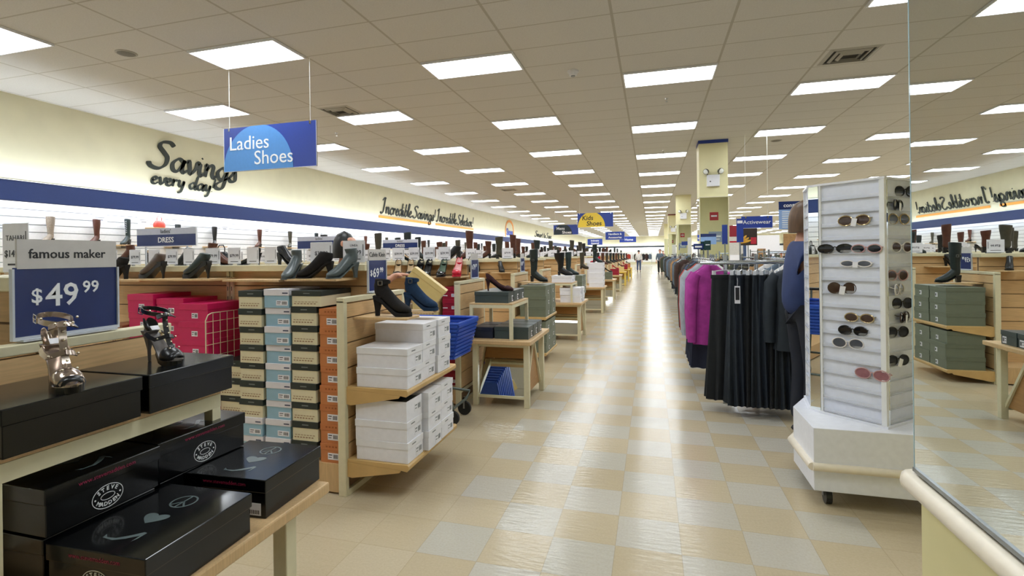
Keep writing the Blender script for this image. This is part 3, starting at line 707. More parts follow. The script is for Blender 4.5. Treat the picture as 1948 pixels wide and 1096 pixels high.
def b_boot(upper, height=.45, wide=1.0, heel=.07, strap=False, laces=False):
    def f():
        t = empty('tall_boot'); d = .1 - heel
        S = [((a[0], max(a[1] - d * min(1, max(0, (.10 - a[0]) / .16)), .03)), (b[0], max(b[1] - d * min(1, max(0, (.08 - b[0]) / .14)), .002)), w, k) for a, b, w, k in BOOTIE[:9]]
        z0 = .19 - d
        H = height
        S += [((-.002, z0), (-.095, z0 - .01), .034, 1), ((.0, z0 + .06), (-.092, z0 + .06), .036 * wide, 1), ((.008 * wide, z0 + (H - z0) * .55), (-.105 * wide, z0 + (H - z0) * .55), .049 * wide, 1), ((.012 * wide, H - .02), (-.108 * wide, H - .03), .053 * wide, 1), ((.012 * wide, H), (-.108 * wide, H - .012), .054 * wide, 1), ((.004 * wide, H - .003), (-.1 * wide, H - .015), .048 * wide, 1), ((0, H - .05), (-.095 * wide, H - .06), .044 * wide, 1)]
        MB().loft([sring(*s) for s in S]).build('upper', upper, t, True, sub=1)
        so = MB()
        so.loft([[(x, w * y, z) for y, z in ((-1, max(zb - d * g, 0)), (1, max(zb - d * g, 0)), (1, max(zt - d * g, .006)), (-1, max(zt - d * g, .006)))] for x, w, zb, zt, g in ((.143, .012, 0, .012, 0), (.13, .031, 0, .010, 0), (.10, .041, 0, .008, 0), (.06, .041, 0, .010, .1), (.03, .033, .018, .03, .4), (-.01, .028, .05, .06, .7), (-.04, .028, .078, .088, 1), (-.09, .028, .1, .112, 1))])
        so.build('sole', BLACK, t, True)
        h = MB(); h.loft([[(-.093 + dx0, -w, z), (-.093 + dx1, -w, z), (-.093 + dx1, w, z), (-.093 + dx0, w, z)] for z, dx0, dx1, w in ((0, .0, .036, .02), (.03, .0, .038, .021), (max(.108 - d, .035), -.004, .055, .028))]); h.build('heel', BLACK, t, True, bevel=.002)
        if strap:
            z = z0 + (H - z0) * .42; s = MB(); s.loft([sring((.008, z), (-.106, z), .0475, 1), sring((.009, z + .022), (-.107, z + .022), .0485, 1)], True, False); s.build('strap', upper, t, True)
            b = MB()
            for a, c in (((-.062, 0), (-.034, .004)), ((-.062, .024), (-.034, .028)), ((-.062, 0), (-.058, .028)), ((-.038, 0), (-.034, .028))): b.box((a[0], -.053, z + a[1] - .003), (c[0], -.047, z + c[1] - .003))
            b.build('buckle', GREYM, t)
        if laces:
            m = MB(); n = 7
            for k in range(n):
                z = z0 + .02 + k * (H - z0 - .06) / n; m.tube([(.012 + k * .001, -.022, z), (.02 + k * .001, 0, z + .012), (.012 + k * .001, .022, z + .024)], .003, 5)
            m.build('laces', WHITE, t)
        return t
    return f
PUMPS = [((.15, .018), (.15, .006), .008, 1), ((.137, .034), (.138, .002), .027, 1), ((.108, .047), (.108, .0), .039, 1), ((.082, .056), (.078, .001), .042, 1), ((.068, .048), (.06, .004), .042, -.7), ((.04, .052), (.03, .018), .037, -.72), ((.0, .078), (-.012, .046), .031, -.75), ((-.04, .118), (-.05, .076), .031, -.8), ((-.072, .148), (-.08, .096), .031, -.8), ((-.094, .162), (-.1, .108), .022, -.7), ((-.106, .164), (-.107, .118), .008, -.3)]
def b_pump(upper, inner, peep=False, plat=0.0):
    def f():
        t = empty('high_heel_pump'); n = 16; S = PUMPS[1:] if peep else PUMPS
        MB().loft([sring((a[0], a[1] + plat), (b[0], b[1] + plat), w, k, n) for a, b, w, k in S], fm=lambda k, i: 1 if (k >= 3 and (i < n / 4 - 1 or i >= 3 * n / 4 + 1)) else 0).build('upper', [upper, inner], t, True, sub=1)
        so = MB(); so.loft([[(x, w * y, z) for y, z in ((-1, zb), (1, zb), (1, zt), (-1, zt))] for x, w, zb, zt in ((.146, .012, 0, .006 + plat), (.13, .03, 0, .006 + plat), (.10, .039, 0, .005 + plat), (.06, .04, 0 if not plat else .004, .006 + plat), (.03, .033, .014, .02 + plat), (-.01, .027, .042, .048 + plat), (-.05, .026, .072, .078 + plat), (-.095, .022, .1, .108 + plat))])
        so.build('sole', upper if plat else BLACK, t, True)
        h = MB(); h.loft([[(-.097 + dx0, -w, z), (-.097 + dx1, -w, z), (-.097 + dx1, w, z), (-.097 + dx0, w, z)] for z, dx0, dx1, w in ((0, .006, .017, .006), (.03, .004, .017, .006), (.075, -.002, .026, .012), (.11 + plat, -.008, .046, .024))]); h.build('heel', upper, t, True, bevel=.002)
        return t
    return f
def sandal(label, loc, rz, upper, toe, foot, heelm):
    """tall T-strap platform sandal, toe towards +x"""
    t = thing('platform_sandal', label, 'sandal', loc, rz, 'studded T-strap sandals on the black boxes')
    P = .022
    def strip(z0, z1, g=1.0, mats=None):
        r = []
        for x, w, zb in ((.128, .012, 0), (.118, .026, 0), (.098, .038, 0), (.07, .042, .0), (.04, .038, .008), (.01, .031, .034), (-.02, .028, .064), (-.05, .028, .09), (-.078, .026, .108), (-.098, .014, .116)):
            r.append([(x, w * g * math.cos(a), zb + (z1 if math.sin(a) > 0 else z0) + .002 * math.sin(a)) for a in [2 * PI * k / 12 + .13 for k in range(12)]])
        return r
    r = strip(0, P)
    # platform under the ball, thinning to nothing in the arch
    MB().loft(r[:5] + [[(p[0], p[1], p[2] if p[2] > .05 else p[2] + .006) for p in r[5]]], True, True).build('platform_sole', BLKGLOSS, t, True)
    MB().loft([[(p[0], p[1], p[2] + P - .002) for p in q] for q in strip(0, .006, .97)]).build('footbed', foot, t, True)
    # heel cup and counter
    MB().loft([sring((-.05, .13 + P), (-.055, .088 + P), .029, -.8), sring((-.075, .158 + P), (-.082, .102 + P), .030, -.82), sring((-.097, .172 + P), (-.102, .112 + P), .020, -.7), sring((-.106, .172 + P), (-.106, .125 + P), .006, -.3)]).build('heel_counter', upper, t, True, sub=1)
    MB().loft([[(-.099 + dx0, -w, z), (-.099 + dx1, -w, z), (-.099 + dx1, w, z), (-.099 + dx0, w, z)] for z, dx0, dx1, w in ((0, .012, .022, .0055), (.05, .008, .020, .006), (.1, -.001, .028, .013), (.112 + P, -.007, .05, .025))]).build('stiletto_heel', heelm, t, True, bevel=.002)
    # toe band: arched over the ball, open at the toe
    def arch(x, w, zb, h, n=11): return [(x, w * math.cos(PI * k / (n - 1)), zb + h * math.sin(PI * k / (n - 1)) ** .8) for k in range(n)]
    b = MB(); b.loft([arch(.112, .031, P, .022), arch(.098, .0395, P, .034), arch(.08, .0425, P, .046), arch(.062, .0415, P + .001, .05), arch(.05, .0395, P + .004, .046)], False, False)
    o = b.build('toe_band', [toe], t, True); sm = o.modifiers.new('s', 'SOLIDIFY'); sm.thickness = .003
    b = MB(); b.loft([arch(.120, .022, P + .002, .014), arch(.104, .0365, P, .030)], False, False); o = b.build('toe_cap', BLKLEA, t, True); sm = o.modifiers.new('s', 'SOLIDIFY'); sm.thickness = .005
    # centre T strap from the toe band up to the ankle
    zc = [(.075, P + .048), (.058, .085), (.045, .115), (.034, .15), (.028, .185), (.03, .215)]
    MB().strap([(x, 0, z) for x, z in smooth_path(zc, 3)], (1, 0, .45), .021, .004).build('center_strap', upper, t, True)
    w = MB()
    w.strap([(.03, .034, .196), (.040, .017, .204), (.044, 0, .207), (.040, -.017, .204), (.03, -.034, .196)], lambda p: (p.x + .02, p.y, .1), .026, .004); w.build('strap_yoke', upper, t, True)
    def loop(z0, rx, ry, cx, zf, n=18): return [(cx + rx * math.cos(2 * PI * k / n), ry * math.sin(2 * PI * k / n), z0 + zf * math.cos(2 * PI * k / n)) for k in range(n + 1)]
    MB().strap(loop(.218, .072, .040, -.036, -.012), lambda p: (p.x + .036, p.y, 0), .017, .004).build('ankle_strap', upper, t, True)
    MB().strap([(.052, 0, .118), (.045, -.022, .112), (.02, -.036, .104), (-.02, -.036, .112), (-.05, -.032, .125)], lambda p: (p.x * .3 + .02, p.y, .02), .016, .004).build('side_strap', upper, t, True)
    MB().strap([(.052, 0, .118), (.045, .022, .112), (.02, .036, .104), (-.02, .036, .112), (-.05, .032, .125)], lambda p: (p.x * .3 + .02, p.y, .02), .016, .004).build('side_strap', upper, t, True)
    s = MB()
    for (x, y, z) in ((.043, -.022, .208), (.043, .022, .208), (.049, 0, .207), (.036, 0, .182), (.040, 0, .155), (.049, 0, .128), (.035, -.036, .107), (.035, .036, .107), (.066, 0, .092), (-.0, -.044, .224), (.01, .042, .222), (.088, -.018, .068), (.088, .018, .068)):
        s.ell((x + .004, y * 1.05, z + .002), (.0042, .0042, .0042), 8, 6)
    s.build('studs', GOLDS, t, True)
    k = MB(); B = Matrix.Translation((-.07, -.043, .222)) @ Matrix.Rotation(R(8), 4, 'Y')
    for a, c in (((-.016, 0, -.014), (.016, .004, -.011)), ((-.016, 0, .011), (.016, .004, .014)), ((-.016, 0, -.014), (-.013, .004, .014)), ((.013, 0, -.014), (.016, .004, .014)), ((-.016, -.001, -.001), (.016, .001, .001))): k.box(a, c, 0, B)
    k.build('buckle', CHROME, t)
    MB().box((-.012, -.0, 0), (.012, .035, .0008), 0, Matrix.Translation((-.05, -.012, .124 + P)) @ Matrix.Rotation(R(40), 4, 'Y')).build('size_sticker', PAPER, t)
    return t
def b_bag(m):
    def f():
        t = empty('handbag')
        MB().loft([[(x * a, y * a2, z) for x, y in [(math.cos(2 * PI * k / 16), math.sin(2 * PI * k / 16)) for k in range(16)]] for z, a, a2 in ((0, .10, .045), (.02, .12, .06), (.08, .115, .055), (.13, .08, .03), (.135, .07, .01))]).build('body', m, t, True)
        MB().tube([(-.05, 0, .125), (-.05, 0, .18), (-.03, 0, .215), (.03, 0, .215), (.05, 0, .18), (.05, 0, .125)], .006, 8).build('handle', m, t, True)
        return t
    return f

# ------------------------------------------------------------------ price signs
def price_sign(label, loc, w, h, head, cents, dollars, headh, hs, ds, rx=None):
    """acrylic-framed sign facing +x; local y across, z up"""
    t = thing('price_sign', label, 'price sign', loc, 0)
    MB().box((-.004, -w / 2, 0), (0.0, w / 2, h - headh + .004)).build('blue_card', SIGNNAVY, t)
    MB().box((-.006, -w / 2 + w * .03, h - headh), (.002, w / 2 + w * .03 - w * .03, h + .0)).build('header_card', SIGNGREY, t)
    f = MB()
    for a, b in (((-w / 2 - .006, -.01), (w / 2 + .006, 0)), ((-w / 2 - .006, 0), (-w / 2, h - headh)), ((w / 2, 0), (w / 2 + .006, h - headh))): f.box((-.008, a[0], a[1]), (.006, b[0], b[1]))
    f.box((-.02, -w * .46, -.014), (.02, w * .46, -.008)); f.build('sign_frame', mat('pale_acrylic', (206, 212, 220), .2, var=0.02), t)
    m = MB(); txt_into(m, head, hs, FX(.0026, 0, h - headh * .5), bold=.0004); m.build('header_text', INK, t)
    m = MB(); cz = (h - headh) * .57
    txt_into(m, dollars, ds, FX(.0006, -.02 * ds / .1, cz), bold=.0012 * ds / .1)
    txt_into(m, '$', ds * .62, FX(.0006, -.02 * ds / .1 - ds * .74, cz + ds * .02), bold=.0008)
    txt_into(m, cents, ds * .55, FX(.0006, -.02 * ds / .1 + ds * .88, cz + ds * .22), bold=.0008); m.build('price_text', WHITEINK, t)
    return t
def b_card(w, h, lines, back=True):
    def f():
        t = empty('price_card')
        MB().box((-w / 2, -.001, .012), (w / 2, .001, h)).build('card', PAPER, t)
        st = MB(); st.box((-w / 2, -.03, 0), (w / 2, .03, .004)); st.box((-w / 2 + .002, .0012, .004), (w / 2 - .002, .0035, h + .004)); st.build('stand', CLEAR, t)
        m = MB()
        for s, z, sz in lines:
            if s.startswith('$'): txt_into(m, s, sz * 1.25, FY(0, -.0012, h * z), bold=.0006)
            else: txt_into(m, s, sz, FY(0, -.0012, h * z), res=1)
        m.box((-w * .3, -.0016, h * .2), (w * .3, -.001, h * .235)); m.box((w * .40, -.0016, h * .35), (w * .43, -.001, h * .85))
        m.build('print', mat('card_ink', (64, 66, 74), .5, var=0.0), t)
        return t
    return f
def card(w, h, lines, loc, label, rz=0): return inst(('card', w, h, tuple(lines)), b_card(w, h, lines), label, 'price card', loc, rz, 'white price cards on the shoe gondolas')
def topper(label, x, y, z):
    t = thing('department_sign', label, 'sign', (x, y, z), 0, 'ladies dress topper signs')
    MB().box((-.285, -.004, 0), (.285, .004, .085)).build('blue_panel', SIGNNAVY, t)
    MB().box((-.285, -.005, .085), (.285, .005, .133)).build('pale_panel', mat('pale_lilac', (206, 210, 226), .4, var=.02), t)
    f = MB(); f.box((-.29, -.006, -.006), (.29, .006, 0)); f.box((.285, -.006, 0), (.291, .006, .133)); f.build('frame', WHITE, t)
    m = MB(); txt_into(m, 'ladies\'', .042, FY(0, -.0056, .108)); m.build('upper_text', INK, t)
    m = MB(); txt_into(m, 'DRESS', .056, FY(0, -.0046, .042), bold=.001); m.build('lower_text', WHITEINK, t)
    for s in (-.2, .2): p = MB(); p.box((s - .006, -.004, 1.375 - z), (s + .006, .004, 0)); p.build('post', mat('pale_acrylic', (206, 212, 220), .2, var=0.02), t)
    return t

# ------------------------------------------------------------------ gondolas; local origin at the aisle end, on the floor, middle of the depth; runs towards -x
GH = 1.35
def gondola(label, yc, L=6.6, end_h=1.16, half=.38, shelves=(), ledges=(), bays=True, x0=-1.75, deck=True):
    t = thing('gondola', label, 'shoe gondola', (x0, yc, 0), 0, 'maple slat gondolas running to the left wall')
    # aisle end: posts, slat boards, cap, foot
    for s in (-1, 1):
        p = MB(); p.box((-.05, s * half - .018, 0), (0.0, s * half + .018, end_h)); p.build('end_post', CREAMM, t, bevel=.003)
    b = MB(); z = .16; y0, y1 = -half + .018, half - .018
    b.box((-.03, y0, .04), (-.012, y1, end_h - .02), 1)
    while z < end_h - .05:
        b.box((-.012, y0, z), (-.002, y1, min(z + .142, end_h - .02)), 0); z += .150
    b.build('end_panel', [WOOD, GROOVE], t)
    MB().box((-.05, -half - .018, end_h - .012), (.004, half + .018, end_h + .018)).build('end_cap', CREAMM, t, bevel=.003)
    f = MB(); f.box((-.045, -half, .0), (.006, half, .035)); f.box((-.045, -half, .115), (-.004, half, .145)); f.build('end_foot', CREAMM, t)
    # central slat wall
    c = MB(); z = .18; c.box((-L, -.016, .1), (-.05, .016, GH - .02), 1)
    while z < GH - .03:
        zt = min(z + .142, GH - .02); c.box((-L, -.026, z), (-.05, -.016, zt), 0); c.box((-L, .016, z), (-.05, .026, zt), 0); z += .150
    c.build('slat_wall', [WOOD, GROOVE], t)
    MB().box((-L, -.10, GH - .02), (-.03, .10, GH + .022)).build('top_cap', CREAMM, t, bevel=.003)
    x = -1.17
    while x > -L:
        u = MB()
        for dx in (-.022, .012):
            u.box((x + dx, -.040, .15), (x + dx + .024, .040, GH - .02), 0)
            for k in range(14): u.box((x + dx + .009, -.0405, .35 + k * .07), (x + dx + .014, -.0395, .38 + k * .07), 1)
        u.build('upright', [CREAMM, INK], t); x -= 1.22
    if deck:
        d = MB(); d.box((-L, -half + .02, .145), (-.05, half - .02, .18)); d.box((-L, -half, 0.012), (-.05, -half + .02, .18)); d.box((-L, half - .02, 0.012), (-.05, half, .18)); d.build('base_deck', WOODX, t)
    for (z, dep, ya, yb) in shelves:
        s = MB(); prof = [(0, -.012), (dep - .05, -.030), (dep - .012, -.036), (dep, -.022), (dep, -.004), (dep - .01, .004), (0, .004)]
        s.prism([(p[0], p[1] + z) for p in prof], ya, yb, 'y')
        so = s.build('shelf', mat('shelf_tan', (206, 170, 110), .42, var=.05, scale=10), t, bevel=.002)
        pr = [(0, -.012), (0, -.10), (.03, -.105), (dep - .06, -.045), (dep - .05, -.030)]
        for yy in (ya, yb - .012): k = MB(); k.prism([(p[0], p[1] + z) for p in pr], yy, yy + .012, 'y'); k.build('shelf_bracket', mat('shelf_tan'), t)
    for (xa, xb, z, ya, yb) in ledges:
        s = MB(); s.box((xa, ya, z - .014), (xb, yb, z)); s.build('display_ledge', WOODX, t, bevel=.002)
    return t
def table(label, x0, y, top_y=.92, riser=True, kind='maple', zt=.626, group='maple tables with sloped mirrors at the aisle ends', ml=True):
    """display table with an A-frame of try-on mirrors below; origin at the near left leg foot"""
    t = thing('display_table', label, 'table', (x0, y, 0), 0, group)
    wd_ = WOODX if kind == 'maple' else mat('yellow_laminate', (232, 196, 92), .45, var=.05)
    lg = CREAMM if kind == 'maple' else mat('yellow_paint', (236, 206, 96), .4, var=.02)
    W, D = .50, .70
    MB().box((-.055, -.05, zt - .038), (W + .055, top_y - .05, zt)).build('table_top', wd_, t, bevel=.006)
    for px in (0, W):
        for py in (.03, D):
            MB().box((px - .026, py - .026, 0), (px + .026, py + .026, zt - .038)).build('leg', lg, t, bevel=.004)
            pass
    a = MB()
    for py in (.03, D): a.box((0, py - .012, zt - .07), (W, py + .012, zt - .038)); a.box((.02, py - .012 , .075), (W - .02, py + .012, .1))
    ym = (.03 + D) / 2
    for px in (.01, W - .01):
        for s in (-1, 1): a.add([(px - .008, ym + s * .0, zt - .045), (px + .008, ym, zt - .045), (px + .008, ym + s * .03, zt - .045), (px - .008, ym + s * .03, zt - .045), (px - .008, ym + s * .31, .09), (px + .008, ym + s * .31, .09), (px + .008, ym + s * .335, .09), (px - .008, ym + s * .335, .09)], [(0, 1, 2, 3), (4, 5, 6, 7), (0, 1, 5, 4), (1, 2, 6, 5), (2, 3, 7, 6), (3, 0, 4, 7)])
    a.build('frame', lg, t)
    sp = MB()
    for px in (.02, W - .032): sp.prism([(ym - .30, .10), (ym + .30, .10), (ym + .02, zt - .05), (ym - .02, zt - .05)], px, px + .012, 'x')
    sp.build('side_panel', WOODD, t)
    # sloped faces: wood board above, mirror below
    def slope(s, u0, u1, off): 
        def pt(u): return (ym + s * (.04 + .28 * u + off), zt - .05 - (zt - .15) * u)
        (ya, za), (yb, zb) = pt(u0), pt(u1); return [(.034, ya, za), (W - .034, ya, za), (W - .034, yb, zb), (.034, yb, zb)]
    for s in (-1, 1):
        m = MB(); q = slope(s, .0, .34, 0); m.add(q + slope(s, 0, .34, .012), [(0, 1, 2, 3), (4, 5, 6, 7), (0, 1, 5, 4), (2, 3, 7, 6), (1, 2, 6, 5), (3, 0, 4, 7)]); m.build('sloped_board', WOODD, t)
        m = MB(); q = slope(s, .36, 1.0, 0); m.add(q + slope(s, .36, 1.0, .012), [(0, 1, 2, 3), (4, 5, 6, 7), (0, 1, 5, 4), (2, 3, 7, 6), (1, 2, 6, 5), (3, 0, 4, 7)]); m.build('sloped_mirror', MIRROR, t)
    return t
def riser(label, x0, y, w, d, z0, h, kind='maple', heavy=False):
    t = thing('table_riser', label, 'riser', (x0, y, z0), 0, 'low risers standing on the display tables')
    s = .016 if not heavy else .018; lg = CREAMM
    MB().box((0, 0, h - .016), (w, d, h)).build('riser_top', WOODX, t, bevel=.003)
    rr = MB(); rh = .045 if heavy else .03
    for a, b in (((0, 0), (w, .02)), ((0, d - .02), (w, d)), ((0, .02), (.02, d - .02)), ((w - .02, .02), (w, d - .02))): rr.box((a[0], a[1], h - .016 - rh), (b[0], b[1], h - .016))
    rr.build('rail', lg, t)
    for px in (s, w - s):
        for py in (s, d - s): MB().box((px - s, py - s, 0), (px + s, py + s, h - .016 - rh)).build('leg', lg, t, bevel=.002)
    return t
# ================================================================== LEFT SIDE: shoe department
GA = gondola('cream-posted maple gondola end behind the famous maker price sign', 1.16, L=1.6, deck=False)
GB = gondola('maple gondola with tall colored shoebox stacks and white boxes on its aisle end', 3.12,
             shelves=((.645, .40, -.38, .40), (.215, .40, -.38, .40)), ledges=((.0, .36, 1.055, -.30, -.12), (.0, .36, 1.055, .06, .20),
             (-2.25, -1.70, 1.28, -.30, -.03), (-1.72, -1.10, 1.285, -.29, -.03), (-1.0, -.55, 1.28, -.28, -.03), (-.5, -.12, 1.285, -.29, -.03)))
GC = gondola('maple gondola with a ledge of display pumps and dark red boxes', 5.06,
             ledges=((-1.85, -1.15, 1.22, -.30, -.03), (-1.10, -.02, 1.22, -.30, -.03)))
GD = gondola('maple gondola with grey-green shoeboxes on its aisle end', 7.14, shelves=((.60, .42, -.38, .42), (.13, .42, -.38, .42)),
             ledges=((.0, .34, 1.055, -.2, .02), (-.95, -.45, 1.19, -.28, -.03), (-.35, -.1, 1.19, -.28, -.03)))
YS = [8.98, 11.05, 13.2, 15.2, 17.15, 19.0, 20.8, 22.7, 24.5, 26.4, 28.2, 31, 34, 37]
for i, y in enumerate(YS):
    gondola('%s maple gondola along the aisle from the camera, topped with boots and cards' % ORD[i + 4], y, shelves=((.6, .36, -.38, .38),) if i in (1, 3) else (),
            ledges=((-.9, -.3, 1.19, -.28, -.03), (0, .3, 1.06, -.15, .1)), L=6.2)

# ---- black glossy boxes on the nearest table
TA = table('nearest maple display table holding the glossy black boxes', -1.655, .74, top_y=.92, group='maple tables with sloped mirrors at the aisle ends')
RA = riser('cream-railed riser on the nearest table with two black boxes and sandals on top', -1.742, .80, .302, .675, .627, .340, heavy=True)
zt = .627
black_box('upper black box on the riser under the pewter sandal', (-1.408, .988, .968), R(90), w=.345, l=.29, h=.115, front=False, logo=False, symbols=False)
black_box('upper black box on the riser under the black sandal', (-1.402, 1.335, .968), R(90), w=.322, l=.29, h=.115, front=False, logo=False, symbols=False)
black_box('black logo box stacked on another, second shelf left, below the pewter sandal box', (-1.405, 1.055, zt + .121), R(90), w=.31, l=.30, h=.118)
black_box('bottom black box under the left logo box', (-1.415, 1.05, zt), R(90), w=.30, l=.29, h=.118, logo=False, front=False)
black_box('black logo box under the riser beside the open gap, right of the left logo box', (-1.415, 1.385, zt + .121), R(88), w=.34, l=.29, h=.118)
black_box('bottom black box under the right logo box', (-1.425, 1.385, zt), R(90), w=.32, l=.28, h=.118, logo=False, front=False)
black_box('front black box with peace sign, heart and shoe printed on its lid', (-1.255, .905, zt), R(2), w=.30, l=.345, h=.112)
black_box('black box with barcode label at the far corner of the nearest table', (-1.275, 1.315, zt), R(3), w=.295, l=.30, h=.118, sticker=True, logo=False)
sandal('pewter metallic studded T-strap sandal on the left upper black box', (-1.50, 1.0, 1.0835), R(-18), SILVL, SILVL, SILVL, SILVL).scale = (.82, .82, .82)
sandal('black studded T-strap sandal on the right upper black box', (-1.53, 1.325, 1.0835), R(-10), BLKLEA, BLKLEA, mat('taupe_footbed', (110, 104, 100), .4, var=.05), mat('grey_heel', (96, 92, 88), .4, var=.05)).scale = (.76, .76, .76)
price_sign('blue price sign headed famous maker, 49.99, on the nearest gondola end', (-1.775, 1.215, 1.196), .305, .287, 'famous maker', '99', '49', .088, .040, .098)
price_sign('narrow blue price sign headed with a designer name, 69.99, behind the black bootie', (-1.775, 3.17, 1.196), .235, .275, 'Calvin Klein', '99', '69', .075, .044, .085)

# ---- stacks on the near side of the second gondola
ZD = .1805
def stack(kind, n, x, y, w, l, h, z0, lab, group, jit=.006, lid=True):
    for i in range(n):
        box(kind, w, l, h, (x + random.uniform(-jit, jit), y + random.uniform(-jit, jit), z0 + i * (h + .0006)), R(random.uniform(-.8, .8)),
            lab % from_top(i, n), group)
    return z0 + n * (h + .0006)
stack('orange', 8, -1.852, 2.755, .178, .32, .1155, ZD, 'orange shoebox, %s in the orange stack beside the end post', 'orange shoeboxes by the end post')
z = stack('cream', 8, -2.052, 2.752, .184, .32, .117, ZD, 'cream shoebox with dark lid, %s between the blue and orange stacks', 'cream shoeboxes with dark lids')
z = stack('cream', 1, -2.030, 2.75, .21, .34, .096, z, 'cream shoebox with dark lid, long one capping the stack beside the orange (%s)', 'cream shoeboxes with dark lids')
stack('blue', 9, -2.246, 2.753, .186, .32, .1155, ZD, 'light blue shoebox with pale lid, %s in the tall blue stack', 'light blue shoeboxes')
z = stack('blue', 2, -2.452, 2.75, .195, .32, .1155, ZD, 'light blue shoebox, %s of two beneath the left cream stack', 'light blue shoeboxes')
stack('cream', 7, -2.446, 2.755, .182, .32, .114, z, 'cream shoebox, %s in the stack left of the blue boxes', 'cream shoeboxes with dark lids')
stack('cream', 5, -2.645, 2.80, .182, .30, .114, ZD, 'cream shoebox, %s in the low stack behind the black boxes', 'cream shoeboxes with dark lids')
for (x, n, w, nm) in ((-2.905, 8, .235, 'right'), (-3.155, 8, .235, 'middle'), (-3.40, 8, .235, 'left')):
    stack('pink', n, x, {'right': 2.755, 'middle': 2.80, 'left': 2.79}[nm], w, .33, {'right': .1175, 'middle': .121, 'left': .1245}[nm], ZD, 'hot pink shoebox, %s in the ' + nm + ' pink stack', 'hot pink shoeboxes', .004)
stack('tan', 6, -3.66, 2.78, .20, .32, .13, ZD, 'tan and brown shoebox, %s in the stack left of the pink boxes', 'tan shoeboxes left of the pink stacks', .012)
# wire divider next to the pink boxes
t = thing('wire_divider', 'pale wire grid divider beside the right pink stack', 'wire divider', (-2.768, 2.72, ZD))
w_ = MB(); w_.tube([(0, 0, 0), (0, 0, .84), (0, .02, .875), (0, .05, .885), (0, .30, .885), (0, .30, 0)], .004, 6); w_.build('rim', CREAMM, t)
w_ = MB()
for k in range(11): w_.tube([(0, 0, .08 + k * .075), (0, .30, .08 + k * .075)], .0022, 5)
for k in range(4): w_.tube([(0, .06 + k * .06, 0), (0, .06 + k * .06, .885)], .0022, 5)
w_.build('grid_wires', CREAMM, t)

# ---- white boxes on the aisle end of the second gondola (ends face the aisle)
def endstack(kind, n, xf, y, w, l, h, z0, lab, group, topless=False, jit=.005):
    for i in range(n):
        box(kind, w, l, h, (xf + random.uniform(-jit, jit), y + random.uniform(-jit, jit), z0 + i * (h + .0006)), R(90 + random.uniform(-.7, .7)), lab % from_top(i, n), group, lid=not (topless and i == n - 1))
XW = -1.362
endstack('white', 2, XW, 2.862, .21, .335, .116, .6505, 'white shoebox, %s of the near pair on the upper end shelf', 'white shoeboxes on the end shelves')
endstack('white', 3, XW + .0, 3.082, .21, .335, .116, .6505, 'white shoebox, %s in the middle pile on the upper end shelf', 'white shoeboxes on the end shelves')
endstack('white', 3, XW + .01, 3.305, .21, .335, .116, .6505, 'white shoebox, %s in the far pile on the upper end shelf', 'white shoeboxes on the end shelves')
endstack('white', 3, XW, 2.862, .21, .34, .118, .2205, 'white shoebox, %s in the near pile on the lower end shelf', 'white shoeboxes on the end shelves', True)
endstack('white', 3, XW + .03, 3.085, .21, .335, .118, .2205, 'white shoebox, %s in the middle pile on the lower end shelf', 'white shoeboxes on the end shelves')
endstack('white', 3, XW + .03, 3.31, .21, .335, .118, .2205, 'white shoebox, %s in the far pile on the lower end shelf', 'white shoeboxes on the end shelves')

def shoe(key, builder, label, loc, rz, cat='shoe', group=None, sc=1.0):
    r = inst(key, builder, label, cat, loc, rz, group); r.scale = (sc, sc, sc); return r
BLKBOOTIE = b_bootie(BLKSUE, BLKSUE, True, .012)
shoe('bk', BLKBOOTIE, 'black suede buckled ankle boot on the ledge above the white boxes', (-1.545, 2.90, 1.056), 0, 'ankle boot', None, 1.03)
shoe('bl', b_bootie(BLUSUE, BLUSUE, True, .012), 'dark blue suede buckled ankle boot on the ledge behind the black one', (-1.515, 3.25, 1.056), 0, 'ankle boot', None, 1.0)
# shoes on the ledges of the second gondola
BZ = 1.286
shoe('bs', b_bootie(BLKSUE, BLKSUE, low=True), 'black suede high heel shoe with cut-out on the ledge right of the famous maker sign', (-3.78, 2.93, BZ - .005), R(180), 'shoe', None, .95)
shoe('br', b_bootie(BRONZE, BLACK, low=True, plat=.02, slim=True), 'bronze leather platform bootie on the ledge, left of the dark teal one', (-3.43, 2.93, BZ), R(180), 'shoe', None, .93)
shoe('tl', b_bootie(TEALL, BLACK, low=True, plat=.02, slim=True), 'dark teal leather platform bootie on the ledge above the pink boxes', (-3.03, 2.93, BZ), R(180), 'shoe', None, .93)
shoe('gr', b_bootie(GREYL, GREYL), 'grey leather ankle boot seen from the front, leftmost of the three above the cream boxes', (-2.27, 2.95, BZ - .005), R(-80), 'ankle boot', None, .92)
shoe('bs', b_bootie(BLKSUE, BLKSUE, low=True), 'black suede shoe bootie, middle of the three above the cream boxes', (-2.08, 2.95, BZ), R(195), 'ankle boot', None, 1.0)
shoe('gr', b_bootie(GREYL, GREYL), 'grey leather ankle boot, rightmost of the three above the cream boxes', (-1.88, 2.95, BZ), R(-118), 'ankle boot', None, .92)
